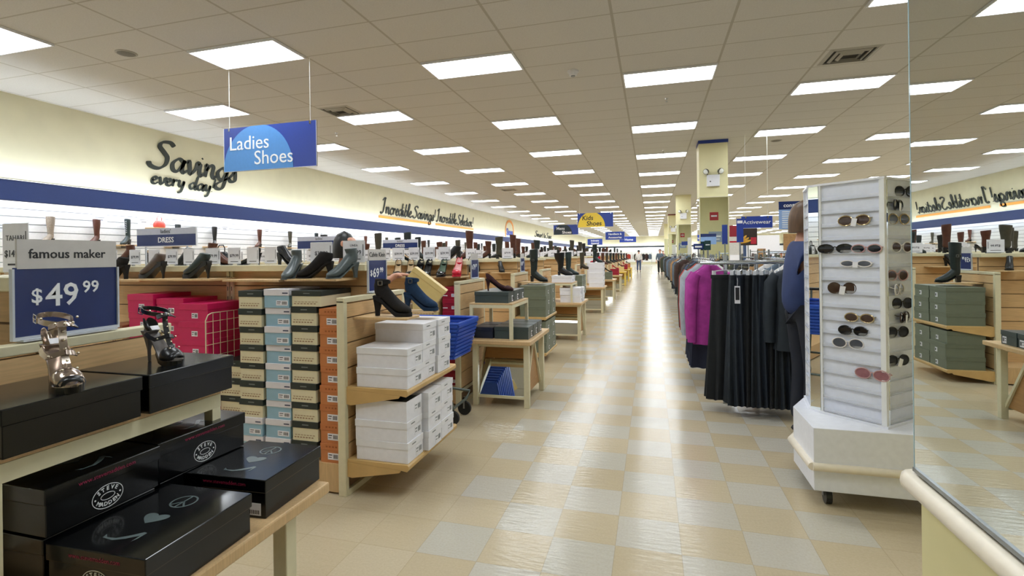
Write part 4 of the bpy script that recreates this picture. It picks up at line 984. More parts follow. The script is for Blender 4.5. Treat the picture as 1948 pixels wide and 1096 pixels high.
# pumps on the third gondola ledge
GLB = mat('black_patent', (18, 20, 20), .1, var=.05)
for k, (x, u, i_, l) in enumerate(((-2.485, GLB, TANIN, 'first dark pump with tan lining from the left on the ledge, beside the price sign'), (-2.345, GLB, TANIN, 'second dark pump on the ledge, behind the raised hand'), (-2.25, BLKLEA, BLKLEA, 'third pump on the ledge, black with black lining'),
                                  (-2.155, GLB, BLKLEA, 'glossy black pump, fourth on the ledge'), (-1.995, GLB, mat('green_lining', (88, 108, 90), .5, var=.05), 'glossy black pump with grey-green lining next to the red one'), (-1.83, REDP, PINKIN, 'red patent peep-toe pump with pink insole at the aisle end of the ledge'))):
    shoe(('pump', u.name, i_.name, k == 5), b_pump(u, i_, k == 5, .012 if k == 5 else 0), l, (x, 4.86, 1.221), R(-90 + (22 if k < 2 else 10)), 'pump', 'pumps on the third gondola ledge', 1.1)
# red and kraft boxes at the third gondola
stack('red', 8, -1.86, 4.71, .165, .32, .117, ZD, 'dark red shoebox, %s in the stack beside the third gondola end', 'dark red shoeboxes')
stack('kraft', 4, -2.11, 4.70, .28, .318, .215, ZD, 'large kraft box, %s in the stack left of the dark red boxes', 'large kraft boxes')
stack('white', 6, -2.46, 4.72, .22, .32, .125, ZD, 'pale shoebox, %s in the stack left of the kraft boxes', 'pale shoeboxes on the third gondola')
# table at the third gondola
table('maple table with sloped mirror, before the third gondola end, holding slate boxes', -1.625, 4.73, .92)
riser('small cream riser on the table by the third gondola, under the burgundy pump', -1.665, 4.71, .42, .66, .627, .345)
for i in range(3):
    box('slate', .2, .335, .105, (-1.285 + .0 * i, 4.83 + i * .212, .9725), R(90), 'slate grey shoebox, %s from the front on the small riser' % ORD[i], 'slate grey shoeboxes')
for i in range(3):
    box('slate', .2, .335, .115, (-1.115, 4.90 + i * .215, .627), R(90), 'slate grey shoebox, %s from the front on the table top right of the riser' % ORD[i], 'slate grey shoeboxes')
for i in range(2):
    box('navybox', .2, .2, .105, (-1.462, 4.90 + i * .22, .627), R(90), 'dark navy shoebox, %s from the front under the small riser' % ORD[i], 'navy boxes under the riser')
shoe('burg', b_pump(BURG, BURG), 'burgundy suede high heel pump on top of the slate boxes', (-1.43, 4.86, 1.078), 0, 'pump', None, 1.08)
# grey-green boxes and boot at the fourth gondola
for c_, y in enumerate((6.952, 7.315)):
    for zs, nm in ((.605, 'upper'), (.135, 'lower')):
        endstack('olive', 3, -1.335, y, .345, .35, .136, zs, 'grey-green shoebox, %s in the ' + ('near' if c_ == 0 else 'far') + ' pile, ' + nm + ' shelf, fourth gondola', 'grey-green shoeboxes')
shoe('bootA', b_boot(mat('dark_green_leather', (30, 42, 42), .35, var=.08, scale=40), .45, strap=True), 'dark green leather knee boot standing on the grey-green boxes', (-1.50, 7.05, 1.056), 0, 'boot')
# tables further along
def far_table(i, y, kind='maple'):
    table('%s display table along the aisle from the camera, %s' % (ORD[i], 'maple' if kind == 'maple' else 'yellow'), -1.66, y, .92, kind=kind, group='maple tables with sloped mirrors at the aisle ends' if kind == 'maple' else 'yellow tables far down the aisle')
far_table(2, 8.66); far_table(3, 12.85); far_table(4, 16.8); far_table(5, 20.4)
far_table(6, 24.1, 'yellow'); far_table(7, 27.8, 'yellow'); far_table(8, 31.5, 'yellow')
riser('cream riser on the third table, under the wide black boot', -1.68, 8.66, .42, .6, .627, .33)
box('white', .2, .34, .115, (-1.27, 8.78, .958), R(90), 'white shoebox on the riser of the third table, under the wide black boot', 'white shoeboxes on far tables')
box('white', .2, .34, .115, (-1.27, 9.0, .958), R(90), 'white shoebox on the riser of the third table, behind the one with the boot', 'white shoeboxes on far tables')
for i in range(2): box('white', .22, .34, .12, (-1.13 - .01 * i, 8.80, .627 + i * .1206), R(90 + 3 * i), 'white shoebox, %s of two at the front of the third table' % ('lower', 'upper')[i], 'white shoeboxes on far tables')
for i in range(2): box('white', .22, .34, .12, (-1.12, 9.05, .627 + i * .1206), R(90), 'white shoebox, %s of two at the back of the third table' % ('lower', 'upper')[i], 'white shoeboxes on far tables')
shoe('bootW', b_boot(BLKLEA, .37, 1.45, .05), 'wide black leather boot on the white box of the third table', (-1.42, 8.80, 1.074), 0, 'boot', None, 1.05)
shoe('bootS', b_boot(TEALL, .42, 1.0, .05), 'dark slender boot behind the wide black boot', (-1.33, 9.02, 1.074), R(20), 'boot', None, .95)
for c_, y in enumerate((10.86, 11.2)):
    for i in range(3): box('olive', .32, .34, .13, (-1.36, y, .605 + i * .1306), R(90), 'grey-green shoebox, %s in the %s pile at the sixth gondola end' % (from_top(i, 3), ('near', 'far')[c_]), 'grey-green shoeboxes')
for i in range(5): box('white', .24, .34, .118, (-1.13, 12.98, .627 + i * .1186), R(90 + random.uniform(-1, 1)), 'white shoebox, %s in the near pile on the fourth table' % from_top(i, 5), 'white shoeboxes on far tables')
for i in range(5): box('white', .24, .34, .118, (-1.13, 13.25, .627 + i * .1186), R(90 + random.uniform(-1, 1)), 'white shoebox, %s in the far pile on the fourth table' % from_top(i, 5), 'white shoeboxes on far tables')
for i in range(6): box('white', .2, .34, .118, (-1.48, 15.0, .605 + i * .1186), R(90 + random.uniform(-1, 1)), 'white shoebox, %s in the tall pile at the eighth gondola end' % from_top(i, 6), 'white shoeboxes on far tables')
shoe('bootA', b_boot(TEALL, .45), 'dark knee boot standing on the white pile of the fourth table', (-1.28, 12.98, .627 + 5 * .1186 + .001), 0, 'boot')
shoe('pumpR', b_pump(REDP, PINKIN), 'red pump beside the dark boot on the white pile of the fourth table', (-1.33, 13.25, .627 + 5 * .1186 + .001), R(200), 'pump')
for k, (y, kk) in enumerate(((17.0, 'olive'), (20.6, 'red'), (24.3, 'kraft'), (28.0, 'red'), (31.7, 'orange'))):
    for i in range(2): box(kk, .2, .33, .115, (-1.2, y, .627 + i * .1156), R(90), 'shoebox, %s of two on the %s table along the aisle' % (('lower', 'upper')[i], ORD[4 + k]), 'boxes on the far tables')
    shoe(('fs', k % 2), b_pump([BLKLEA, REDP][k % 2], TANIN), 'small distant pump on the boxes of the %s table' % ORD[4 + k], (-1.35, y, .860), R(10), 'pump')

# ---- price cards, shoes and boots standing on the gondola tops
TOP = GH + .0225
CW = [('$79.99', .52, .022), ('Comfort', .76, .016)]
CARDS_B = [(-4.25, .11, '$79.99'), (-4.02, .10, '$79.99'), (-3.79, .11, '$79.99'), (-3.60, .11, ''), (-3.43, .11, '$79.99'), (-3.27, .10, ''), (-3.05, .13, '$79.99'), (-2.86, .11, '$79.99'), (-2.70, .10, ''), (-2.55, .10, '')]
for k, (x, w, s) in enumerate(CARDS_B):
    card(w, .125, [(s, .55, .022)] if s else [], (x, 3.07, TOP), 'white price card, %s from the left on top of the second gondola' % ORD[k])
card(.17, .15, [('$39.99', .5, .03)], (-2.14, 3.07, TOP), 'wide white price card above the black suede shoe bootie')
card(.165, .155, [('LINEA', .8, .022), ('$24.99', .5, .032)], (-1.89, 3.07, TOP), 'wide white price card in front of the black-haired person')
card(.115, .165, [('TAHARI', .72, .024), ('$149.99', .42, .024)], (-1.925, 1.16, TOP), 'white price card at the far left edge above the famous maker sign')
CARDS_C = [(-2.70, .115), (-2.55, .14), (-2.37, .12), (-2.20, .13), (-2.03, .13)]
for k, (x, w) in enumerate(CARDS_C): card(w, .14, [('$39.99', .55, .026)], (x, 5.0, TOP), 'white price card, %s from the left on top of the third gondola' % ORD[k])
for k in range(7): card(.13, .125, [('$79.99', .55, .022)], (-2.95 - k * .33, 5.0, TOP), 'white price card, %s leftward beyond the third gondola sign' % ORD[k])
topper('ladies dress sign standing above the bronze and teal booties', -3.515, 3.10, 1.525)
topper('ladies dress sign standing left of the black-haired head', -3.565, 5.08, 1.525)
topper('ladies dress sign standing right of the black-haired head', -3.61, 7.14, 1.545)
SH = [('low', b_bootie(BLKLEA, BLACK, low=True)), ('flat', b_pump(BLKLEA, TANIN)), ('brn', b_bootie(BROWNL, BLACK))]
for k in range(8):
    shoe(('top', k % 3), SH[k % 3][1], '%s display shoe from the aisle, half hidden behind the cards on the second gondola' % ORD[k], (-2.5 - k * .30, 3.165, TOP), R(180 * (k % 2) + 10 * (k % 3 - 1)), 'shoe', 'shoes on the gondola tops', .8)
BOOTC = [mat('boot_black', (24, 25, 25), .4, var=.1), mat('boot_brown', (84, 46, 32), .42, var=.1), mat('boot_olive', (62, 58, 44), .5, var=.1), mat('boot_teal', (34, 44, 46), .4, var=.1)]
def rboot(k, h): return (('rb', k, h), b_boot(BOOTC[k], h, 1.0, (.05, .07)[k % 2]))
for gi, y in enumerate([5.06, 7.14] + YS):
    n = 7 if gi < 2 else 9
    for k in range(n):
        x = -1.95 - k * (.42 if gi > 1 else .5) - random.uniform(0, .15)
        if gi == 0 or random.random() < .18:
            shoe(('top', k % 3), SH[k % 3][1], '%s low shoe from the aisle on top of the %s gondola' % (ORD[k], ORD[gi + 2]), (x, y + .05, TOP), R(random.choice((0, 180)) + random.uniform(-14, 14)), 'shoe', 'shoes on the gondola tops', .9)
        else:
            key, bb = rboot(random.randrange(4), random.choice((.32, .42)))
            shoe(key, bb, '%s boot from the aisle on top of the %s gondola' % (ORD[k], ORD[gi + 2]), (x, y + .045, TOP), R(random.choice((0, 180)) + random.uniform(-14, 14)), 'boot', 'boots on the gondola tops')
    if gi >= 1:
        for k in range(6):
            card(.16, .15, [('$79.99', .55, .026)], (-1.9 - k * .5 - random.uniform(0, .1), y - .065, TOP), 'white price card, %s from the aisle on top of the %s gondola' % (ORD[k], ORD[gi + 2]))
for gi, y in enumerate(YS):
    key, bb = rboot(gi % 4, .42)
    if gi not in (0, 1, 3): shoe(key, bb, 'boot on the end ledge of the %s gondola' % ORD[gi + 4], (-1.62, y - .02, 1.061), 0, 'boot', 'boots on the gondola ends')
    shoe(('top', gi % 3), SH[gi % 3][1], 'low shoe on the near side ledge of the %s gondola' % ORD[gi + 4], (-2.3, y - .16, 1.191), R(-100), 'shoe', 'shoes on the side ledges')
shoe('bag0', b_bag(BLKLEA), 'small black handbag on top of the third gondola right of the dress sign', (-4.96, 5.12, TOP), 0, 'handbag')
shoe('bag0', b_bag(BLKLEA), 'small black handled bag on the fourth gondola ledge', (-2.42, 6.98, 1.191), 0, 'handbag')
shoe(('top', 0), SH[0][1], 'dark low shoe on the fourth gondola ledge by the price sign', (-2.0, 6.98, 1.191), R(-60), 'shoe', None, .9)
price_sign('narrow blue price sign on the third gondola end, above the burgundy pump', (-1.775, 5.20, 1.196), .22, .25, '', '99', '79', .07, .03, .08)
price_sign('narrow blue price sign on the fourth gondola end, beside the knee boot', (-1.775, 7.32, 1.196), .22, .25, '', '99', '59', .07, .03, .08)

# ---- left wall ledges and boots
lw = []
for k, y in enumerate((5.73, 6.43, 6.97, 8.0, 8.9, 10.2, 11.3, 12.4, 13.6, 15, 16.4, 18, 20, 22, 24.5, 27, 30)):
    def b_ledge():
        t = empty('wall_ledge'); MB().box((-.10, -.2, -.018), (.16, .2, 0)).build('plank', WOODX, t, bevel=.002); MB().box((-.10, -.01, -.06), (.06, .01, -.018)).build('bracket', GREYM, t); return t
    zl = 1.69
    inst('wledge', b_ledge, 'short maple ledge on the white slatwall under the %s boot from the left' % ORD[k], 'shelf', (-8.81, y, zl), 0, 'ledges on the white slatwall')
    if k == 0: key, bb, hh = 'wsilver', b_boot(TAUPE, .42, 1.05, .07), 0
    elif k == 2: key, bb, hh = 'wlace', b_boot(TEALL, .46, .9, .09, laces=True), 0
    else: key, bb = rboot(k % 4, .42)
    shoe(key, bb, ('taupe suede tall boot, leftmost on the white slatwall', 'plain dark teal tall boot, second on the white slatwall', 'dark laced tall boot, third on the white slatwall')[k] if k < 3 else 'tall boot, %s from the left on the white slatwall' % ORD[k], (-8.80, y, zl + .0005), R(-70 if k < 3 else random.uniform(-80, -20)), 'boot', 'boots on the white slatwall')
shoe('bagr', b_bag(mat('red_bag', (190, 72, 60), .5, var=.06)), 'small red handbag on the white slatwall above the dress sign', (-8.80, 7.62, 2.02), R(90), 'handbag')
inst('wledge', b_ledge, 'short maple ledge under the small red handbag', 'shelf', (-8.81, 7.62, 2.0195), 0, 'ledges on the white slatwall')
for k, (y, z) in enumerate(((6.6, 2.05), (7.4, 2.06), (9.3, 2.02), (10.6, 2.02), (12.8, 2.05), (5.2, 1.85))):
    def b_wc():
        t = empty('slatwall_sign'); MB().box((0, -.12, 0), (.004, .12, .15)).build('card', mat('pale_card', (226, 230, 240), .4, var=.02), t)
        m = MB(); m.box((.004, -.08, .09), (.0046, .08, .1)); m.box((.004, -.05, .05), (.0046, .05, .065)); m.build('print', INKG, t); return t
    inst('wcard', b_wc, 'pale sign card, %s placed on the white slatwall' % ORD[k], 'sign', (-8.914, y, z), 0, 'pale cards on the white slatwall')

# ---- shopping cart between the second and third gondolas
t = thing('shopping_cart', 'blue plastic shopping cart standing behind the white box shelves', 'shopping cart', (-1.95, 4.27, 0), R(0))
BLUP = mat('blue_plastic', (40, 84, 190), .35, var=.04)
m = MB()
def quadwall(p0, p1, q0, q1, n=9):
    for k in range(n):
        u0, u1 = (k + .08) / n, (k + .74) / n
        lo0 = Vector(p0).lerp(Vector(q0), u0); lo1 = Vector(p1).lerp(Vector(q1), u0); hi0 = Vector(p0).lerp(Vector(q0), u1); hi1 = Vector(p1).lerp(Vector(q1), u1)
        nn = (Vector(p1) - Vector(p0)).cross(Vector(q0) - Vector(p0)).normalized() * .012
        m.loft([[tuple(lo0), tuple(lo1), tuple(lo1 + nn), tuple(lo0 + nn)], [tuple(hi0), tuple(hi1), tuple(hi1 + nn * 1.0), tuple(hi0 + nn)]])
    m.add([p0, p1, q1, q0], [(0, 1, 2, 3)])
A0, A1, B0, B1 = (-.35, -.2, .56), (.36, -.2, .56), (-.42, -.25, .86), (.43, -.25, .86)
C0, C1, D0, D1 = (-.35, .2, .56), (.36, .2, .56), (-.42, .25, .86), (.43, .25, .86)
quadwall(A0, A1, B0, B1); quadwall(A1, C1, B1, D1); quadwall(C1, C0, D1, D0); quadwall(C0, A0, D0, B0); m.add([A0, A1, C1, C0], [(0, 1, 2, 3)])
m.tube([(-.42, -.25, .86), (.43, -.25, .86), (.43, .25, .86), (-.42, .25, .86), (-.42, -.25, .86)], .014, 8)
m.build('basket', BLUP, t)
f = MB()
for y in (-.21, .21):
    f.tube([(.34, y * .8, .14), (.36, y, .2), (-.36, y, .26), (-.42, y, .55), (-.46, y, .98)], .012, 8); f.tube([(-.30, y, .27), (.2, y, .555)], .011, 8)
f.tube([(.34, -.17, .14), (.34, .17, .14)], .012, 8); f.tube([(-.3, -.21, .26), (-.3, .21, .26)], .012, 8); f.build('frame', mat('grey_green_metal', (112, 122, 116), .4, .5, var=.03), t, True)
MB().tube([(-.46, -.24, .98), (-.46, .24, .98)], .017, 10).build('handle', BLACK, t, True)
for x, y in ((.33, -.15), (.33, .15), (-.3, -.21), (-.3, .21)):
    w_ = MB(); w_.tube([(x, y - .014, .06), (x, y + .014, .06)], .06, 18); wo = w_.build('wheel', mat('rubber_black', (30, 31, 32), .6, var=.05), t)
    w_ = MB(); w_.box((x - .008, y - .022, .06), (x + .008, y - .016, .16)); w_.box((x - .008, y + .016, .06), (x + .008, y + .022, .16)); w_.box((x - .008, y - .022, .14), (x + .008, y + .022, .16)); w_.build('wheel_fork', GREYM, t)
# ================================================================== RIGHT SIDE
# ---- sunglasses kiosk on a wheeled white plinth
t = thing('sunglasses_kiosk', 'white hexagonal sunglasses display tower on a wheeled plinth', 'display kiosk', (0, 0, 0))
ped = [(.842, 3.27), (1.62, 3.27), (1.62, 3.72), (1.40, 4.15), (1.06, 4.15), (.842, 3.70)]
MB().prism(ped, .10, .445, 'z').build('plinth', WHITEL, t, bevel=.003)
rl = MB(); pr = [Vector((x, y, 0)) for x, y in ped]; cx = Vector((1.23, 3.7, 0))
path = [tuple(p + (p - cx).normalized() * .012 + Vector((0, 0, .235))) for p in pr]; rl.tube(path + [path[0]], .022, 10); rl.build('bumper_rail', RAILM, t, True)
for x, y in ((.93, 3.36), (1.53, 3.36), (1.42, 4.02), (.97, 3.86)):
    c = MB(); c.tube([(x - .015, y, .045), (x + .015, y, .045)], .045, 16); c.build('caster', BLACK, t)
    c = MB(); c.box((x - .024, y - .012, .045), (x - .018, y + .012, .10)); c.box((x + .018, y - .012, .045), (x + .024, y + .012, .10)); c.box((x - .024, y - .02, .09), (x + .024, y + .02, .10)); c.build('caster_fork', GREYM, t)
hx = [(.97, 3.93), (.926, 3.654), (.967, 3.585), (1.217, 3.345), (1.467, 3.585), (1.508, 3.654), (1.464, 3.93), (1.217, 4.09)]
Z0, Z1 = .458, 1.822
MB().prism([(1.217 + (x - 1.217) * 1.04, 3.71 + (y - 3.71) * 1.04) for x, y in hx], .445, .458, 'z').build('tower_base', WHITEL, t)
core = [(1.217 + (x - 1.217) * .945, 3.71 + (y - 3.71) * .945) for x, y in hx]
MB().prism(core, Z0, Z1 - .012, 'z').build('tower_core', mat('blue_white_panel', (228, 233, 248), .3, var=.02), t)
MB().prism([(1.217 + (x - 1.217) * 1.01, 3.71 + (y - 3.71) * 1.01) for x, y in hx], Z1 - .012, Z1, 'z').build('tower_top', WHITEL, t)
def face(i0, i1):
    a, b = Vector(hx[i0] + (0,)), Vector(hx[i1] + (0,)); u = (b - a).normalized(); L = (b - a).length
    n = Vector((u.y, -u.x, 0))
    if n.dot(a - Vector((1.217, 3.71, 0))) < 0: n = -n
    return a, u, n, L
NR = 17
def MF(a, u, n): return Matrix(((u.x, n.x, 0, a.x), (u.y, n.y, 0, a.y), (0, 0, 1, 0), (0, 0, 0, 1)))
TRIM = mat('white_trim', (236, 238, 240), .3, var=.01)
SHELFM = clear_mat('frosted_ledge', (.95, .97, 1), .35)
for (i0, i1) in ((2, 3), (3, 4), (0, 1), (5, 6), (6, 7), (7, 0)):
    a, u, n, L = face(i0, i1); M = MF(a, u, n); dz = (Z1 - .03 - Z0) / NR
    s = MB(); l = MB()
    for k in range(NR):
        z = Z0 + k * dz + .002
        s.box((.012, -.018, z), (L - .012, -.004, z + .002), 0, M)
        l.box((.012, -.006, z), (L - .012, -.003, z + .022), 0, M)
        s.box((.012, -.006, z), (L - .012, -.002, z + .0035), 0, M)
    s.build('shelf_ledges', mat('grey_white_ledge', (200, 204, 214), .25, var=.02), t); l.build('acrylic_lips', CLEAR, t)
    e = MB(); e.box((0, -.026, Z0), (.010, 0, Z1 - .012), 0, M); e.box((L - .010, -.026, Z0), (L, 0, Z1 - .012), 0, M); e.build('side_trim', TRIM, t)
for (i0, i1) in ((1, 2), (4, 5)):
    a, u, n, L = face(i0, i1); M = MF(a, u, n)
    m = MB(); m.box((.004, -.012, Z0), (L - .004, 0, Z1 - .012), 0, M); m.build('mirror_panel', MIRROR, t)
a, u, n, L = face(3, 4); m = MB(); m.box((.011, -.024, Z0), (.036, -.001, Z1 - .012), 0, MF(a, u, n)); m.build('mirror_strip', MIRROR, t)
LENS = [mat('brown_lens', (70, 50, 40), .08, var=.1), mat('black_lens', (20, 24, 30), .06, var=.05), mat('rose_lens', (150, 100, 108), .08, var=.1), mat('smoke_lens', (86, 90, 100), .06, var=.05)]
FRM = [mat('black_frame', (18, 18, 20), .2, var=.0), mat('white_frame', (226, 222, 222), .25, var=.0), mat('gold_frame', (190, 170, 130), .2, .8, var=.0), mat('rose_frame', (190, 150, 150), .2, var=.0), mat('tortoise_frame', (70, 50, 38), .2, var=.3, scale=80)]
def b_glass(lm, fm, w, h, tagd):
    def f():
        t = empty('sunglasses')
        fr = MB(); ln = MB()
        for s in (-1, 1):
            ring = [(s * (w * .26) + w * .22 * math.cos(q) * 1.0, -.004 * abs(math.cos(q)) , h * .5 + h * .5 * math.sin(q)) for q in [2 * PI * k / 18 for k in range(18)]]
            fr.tube(ring + [ring[0], ring[1]], .0032, 6)
            ln.add([(s * w * .26, -.003, h * .5)] + ring, [(0, k + 1, (k + 1) % 18 + 1) for k in range(18)])
            fr.tube([(s * w * .48, 0, h * .65), (s * w * .5, .012, h * .7), (s * w * .42, .024, h * .75), (-s * w * .3, .03 + .004 * s, h * (.6 + .1 * s))], .0026, 6)
        fr.tube([(-w * .06, -.004, h * .62), (0, -.008, h * .72), (w * .06, -.004, h * .62)], .0032, 6)
        fr.build('frame', fm, t, True); ln.build('lenses', lm, t, True)
        if tagd:
            g = MB(); g.box((-.014, -.012, -.005), (.014, -.0112, h * .7), 0, Matrix.Rotation(R(tagd), 4, 'Y')); g.build('price_tag', PAPER, t)
        return t
    return f
def put_glass(face_ids, k, u_, li, fi, label, w=.145, h=.045, tg=0, rr=0):
    a, u, n, L = face(*face_ids); dz = (Z1 - .03 - Z0) / NR; z = Z0 + k * dz + .0065
    p = a + u * (u_ * L) - n * .002
    w *= 1.12; h *= 1.15
    rz = math.atan2(u.y, u.x)
    return inst(('sg', li, fi, w, h, tg), b_glass(LENS[li], FRM[fi], w, h, tg), label, 'sunglasses', (p.x, p.y, z), rz + R(rr), 'sunglasses on the display tower')
F1, F2 = (2, 3), (3, 4)
for (k, u_, li, fi, l, w, h, tg, rr) in ((14, .56, 0, 2, 'brown-lensed sunglasses, topmost pair on the wide left face of the tower', .155, .05, 12, 0),
    (12, .26, 1, 0, 'large black sunglasses on the left of the fifth tower ledge from the top', .17, .045, 0, 8), (12, .74, 1, 3, 'sunglasses with thin pink frame and open temples, right end of the fifth ledge', .15, .04, 0, -6),
    (11, .58, 3, 1, 'narrow white framed sunglasses with tag below the open pink pair', .15, .03, 4, 0), (9, .36, 0, 4, 'tortoise sunglasses with hanging tag on the left half of the tower', .13, .055, 10, 15),
    (7, .62, 0, 2, 'gold framed sunglasses with folded temples in the middle of the tower face', .14, .042, 0, 0), (6, .52, 1, 0, 'black wraparound sunglasses with white temples below the gold pair', .135, .045, 0, 6),
    (5, .44, 3, 1, 'white framed sunglasses with striped temple, below the black wraparounds', .145, .05, 0, 10), (3, .80, 2, 3, 'rose tinted sunglasses, lowest pair on the left tower face', .16, .05, 0, 0)):
    put_glass(F1, k, u_, li, fi, l, w, h, tg, rr)
for (k, u_, li, fi, tg) in ((16, .62, 1, 0, 0), (15, .4, 1, 0, 14), (14, .42, 3, 2, 0), (12, .5, 0, 1, 0), (10, .36, 0, 3, 0), (9, .4, 1, 1, 0), (8, .5, 1, 0, 0), (7, .55, 1, 4, 8), (6, .35, 1, 0, 0), (4, .35, 1, 0, 20)):
    put_glass(F2, k, u_, li, fi, 'sunglasses on the narrow right tower face, on the %s ledge from the top' % ORD[16 - k], .14, .05, tg, 10 if k % 2 else -12)

# ---- clothing
def cloth(name, col, var=.1, rough=.8): return mat(name, col, rough, var=var, scale=14, bump=.0)
HANGM = mat('clear_hanger', (222, 226, 232), .15, var=.0)
def hanger(t, w, clips):
    h = MB()
    h.tube([(0, 0, 0.0), (.0, 0, .05), (.018, 0, .075), (.03, 0, .06)], .0022, 6)
    if clips:
        h.tube([(-w, 0, -.01), (0, 0, 0.0), (w, 0, -.01)], .005, 6)
        for s in (-1, 1): h.box((s * w - .012, -.014, -.06), (s * w + .012, .014, -.005))
    else: h.tube([(-w, 0, -.07), (-w * .5, 0, -.03), (0, 0, 0), (w * .5, 0, -.03), (w, 0, -.07)], .006, 6)
    h.build('hanger', HANGM, t, True)
def ptag(t, x, y, z, m=None, rz=0, w=.028, h=.07):
    g = MB(); g.box((-w / 2, -.001, -h), (w / 2, .001, 0), 0, Matrix.Translation((x, y, z)) @ Matrix.Rotation(R(rz), 4, 'Z') @ Matrix.Rotation(R(8), 4, 'Y')); g.build('price_tag', m or PAPER, t)
def b_skirt(m, L, w0, w1, d0, d1, nf, seed, tagm=None):
    def f():
        rnd = random.Random(seed); t = empty('long_skirt'); n = nf * 6; rings = []
        ph = rnd.random() * 6
        for k in range(13):
            s = k / 12; z = -.045 - L * s; a = w0 + (w1 - w0) * s ** .8; b = d0 + (d1 - d0) * s ** .8; am = .02 + .16 * s
            rings.append([((a * (1 + am * math.cos(nf * q + ph + .5 * s))) * math.cos(q) + .01 * math.sin(3 * s + seed), (b * (1 + am * 1.4 * math.cos(nf * q + ph + .5 * s))) * math.sin(q), z + (.012 * math.cos(nf * q + ph) if k == 12 else 0)) for q in [2 * PI * i / n for i in range(n)]])
        MB().loft(rings).build('skirt_cloth', m, t, True)
        MB().loft([[((w0 + .002) * math.cos(q), (d0 + .003) * math.sin(q), z) for q in [2 * PI * i / 24 for i in range(24)]] for z in (-.042, -.075)]).build('waistband', m, t, True)
        hanger(t, w0 * .8, True)
        if tagm is not None: ptag(t, w0 * .4, -d0 - .012, -.06, tagm)
        return t
    return f
def b_top(m, L, w, d, sl, seed, tag_=True, sleeves=True):
    """knit top or jacket on a hanger; x across shoulders"""
    def f():
        rnd = random.Random(seed); t = empty('garment'); n = 36; rings = []
        ph = rnd.random() * 6
        for z, a, b, am in ((.0, .055, .035, 0), (-.02, .075, .042, 0), (-.05, w * .62, d * .8, .02), (-.085, w * .93, d, .03), (-.13, w, d * 1.05, .03), (-.25, w * .9, d * 1.1, .05), (-L * .6, w * .86, d * 1.15, .08), (-L * .85, w * .92, d * 1.2, .10), (-L, w * .95, d * 1.25, .12)):
            rings.append([(a * (1 + am * math.cos(7 * q + ph)) * math.cos(q), b * (1 + am * 1.5 * math.cos(7 * q + ph)) * math.sin(q), z) for q in [2 * PI * i / n for i in range(n)]])
        MB().loft(rings).build('garment_body', m, t, True)
        if sleeves:
            for s in (-1, 1):
                MB().tube([(s * w * .78, 0, -.09), (s * w * 1.0, 0, -.16), (s * (w * 1.06 + .01), -.01, -.16 - sl * .5), (s * (w * 1.02 + .015), -.02, -.16 - sl)], [.05, .06, .052, .042], 10).build('sleeve', m, t, True)
        hanger(t, w * .75, False)
        if tag_: ptag(t, w * .9, -.06, -.3, PAPER)
        return t
    return f
BLKC = cloth('black_cloth', (24, 28, 32)); BLKC2 = cloth('charcoal_cloth', (38, 46, 54)); NAVYC = cloth('navy_cloth', (30, 38, 60)); PURP = cloth('magenta_knit', (168, 52, 146), .12); GREYC = cloth('silver_grey_knit', (164, 172, 182), .1)
WHC = cloth('white_knit', (226, 224, 222), .08); BRNC = cloth('brown_cloth', (66, 46, 42)); REDC = cloth('red_cloth', (164, 56, 42)); TEALC = cloth('slate_blue_cloth', (92, 108, 124)); OLVC = cloth('olive_cloth', (62, 66, 50)); DENIM = cloth('denim', (58, 76, 112)); TANC = cloth('tan_cloth', (160, 124, 82))
def plaid():
    m, nt, b, tc, sp = base_mat('striped_knit')
    w = fx(nt, 'FRACT', fx(nt, 'MULTIPLY', sp.outputs[2], 18)); v = fx(nt, 'LESS_THAN', w, .4)
    nt.links.new(mixc(nt, v, rgb((40, 40, 36)), rgb((96, 92, 74))), b.inputs['Base Color']); b.inputs['Roughness'].default_value = .9
    return m
PLAID = plaid()
PINKTAG = mat('pink_tag', (228, 96, 122), .5, var=.0)
CH2 = mat('rack_chrome', (186, 194, 202), .2, 1.0, var=0.0)
def rack(label, bars, feet, posts, zb):
    """bars: list of (p0, p1) at height zb; posts: base points; feet: floor frame path"""
    t = thing('clothing_rack', label, 'clothing rack', (posts[0][0], posts[0][1], 0))
    ox, oy = posts[0]
    for (p, q) in bars:
        MB().tube([(p[0] - ox, p[1] - oy, zb), (q[0] - ox, q[1] - oy, zb)], .013, 8).build('hang_bar', CH2, t, True)
    for (x, y) in posts:
        MB().box((x - ox - .016, y - oy - .016, .07), (x - ox + .016, y - oy + .016, zb + .07)).build('post', CH2, t)
    f = MB()
    for (p, q) in feet: f.tube([(p[0] - ox, p[1] - oy, .085), (q[0] - ox, q[1] - oy, .085)], .015, 8)
    f.build('base_frame', CH2, t, True)
    for (p, q) in feet:
        for c in (p, q):
            w = MB(); w.tube([(c[0] - ox - .012, c[1] - oy, .032), (c[0] - ox + .012, c[1] - oy, .032)], .032, 14); w.box((c[0] - ox - .018, c[1] - oy - .008, .03), (c[0] - ox + .018, c[1] - oy + .008, .085)); w.build('caster', CHROME, t)
    return t
RK1 = rack('nearest chrome rack with long black skirts and magenta cardigans', [((.42, 5.10), (1.36, 5.10)), ((.56, 5.35), (.56, 7.0)), ((1.02, 5.1), (1.02, 6.5)), ((.68, 5.9), (1.36, 5.9))], [((.64, 5.36), (1.36, 5.36)), ((.66, 6.4), (1.36, 6.4))], [(.68, 5.5), (1.02, 5.9), (.68, 6.8), (1.36, 5.5)], 1.325)
HZ = 1.325 - .062
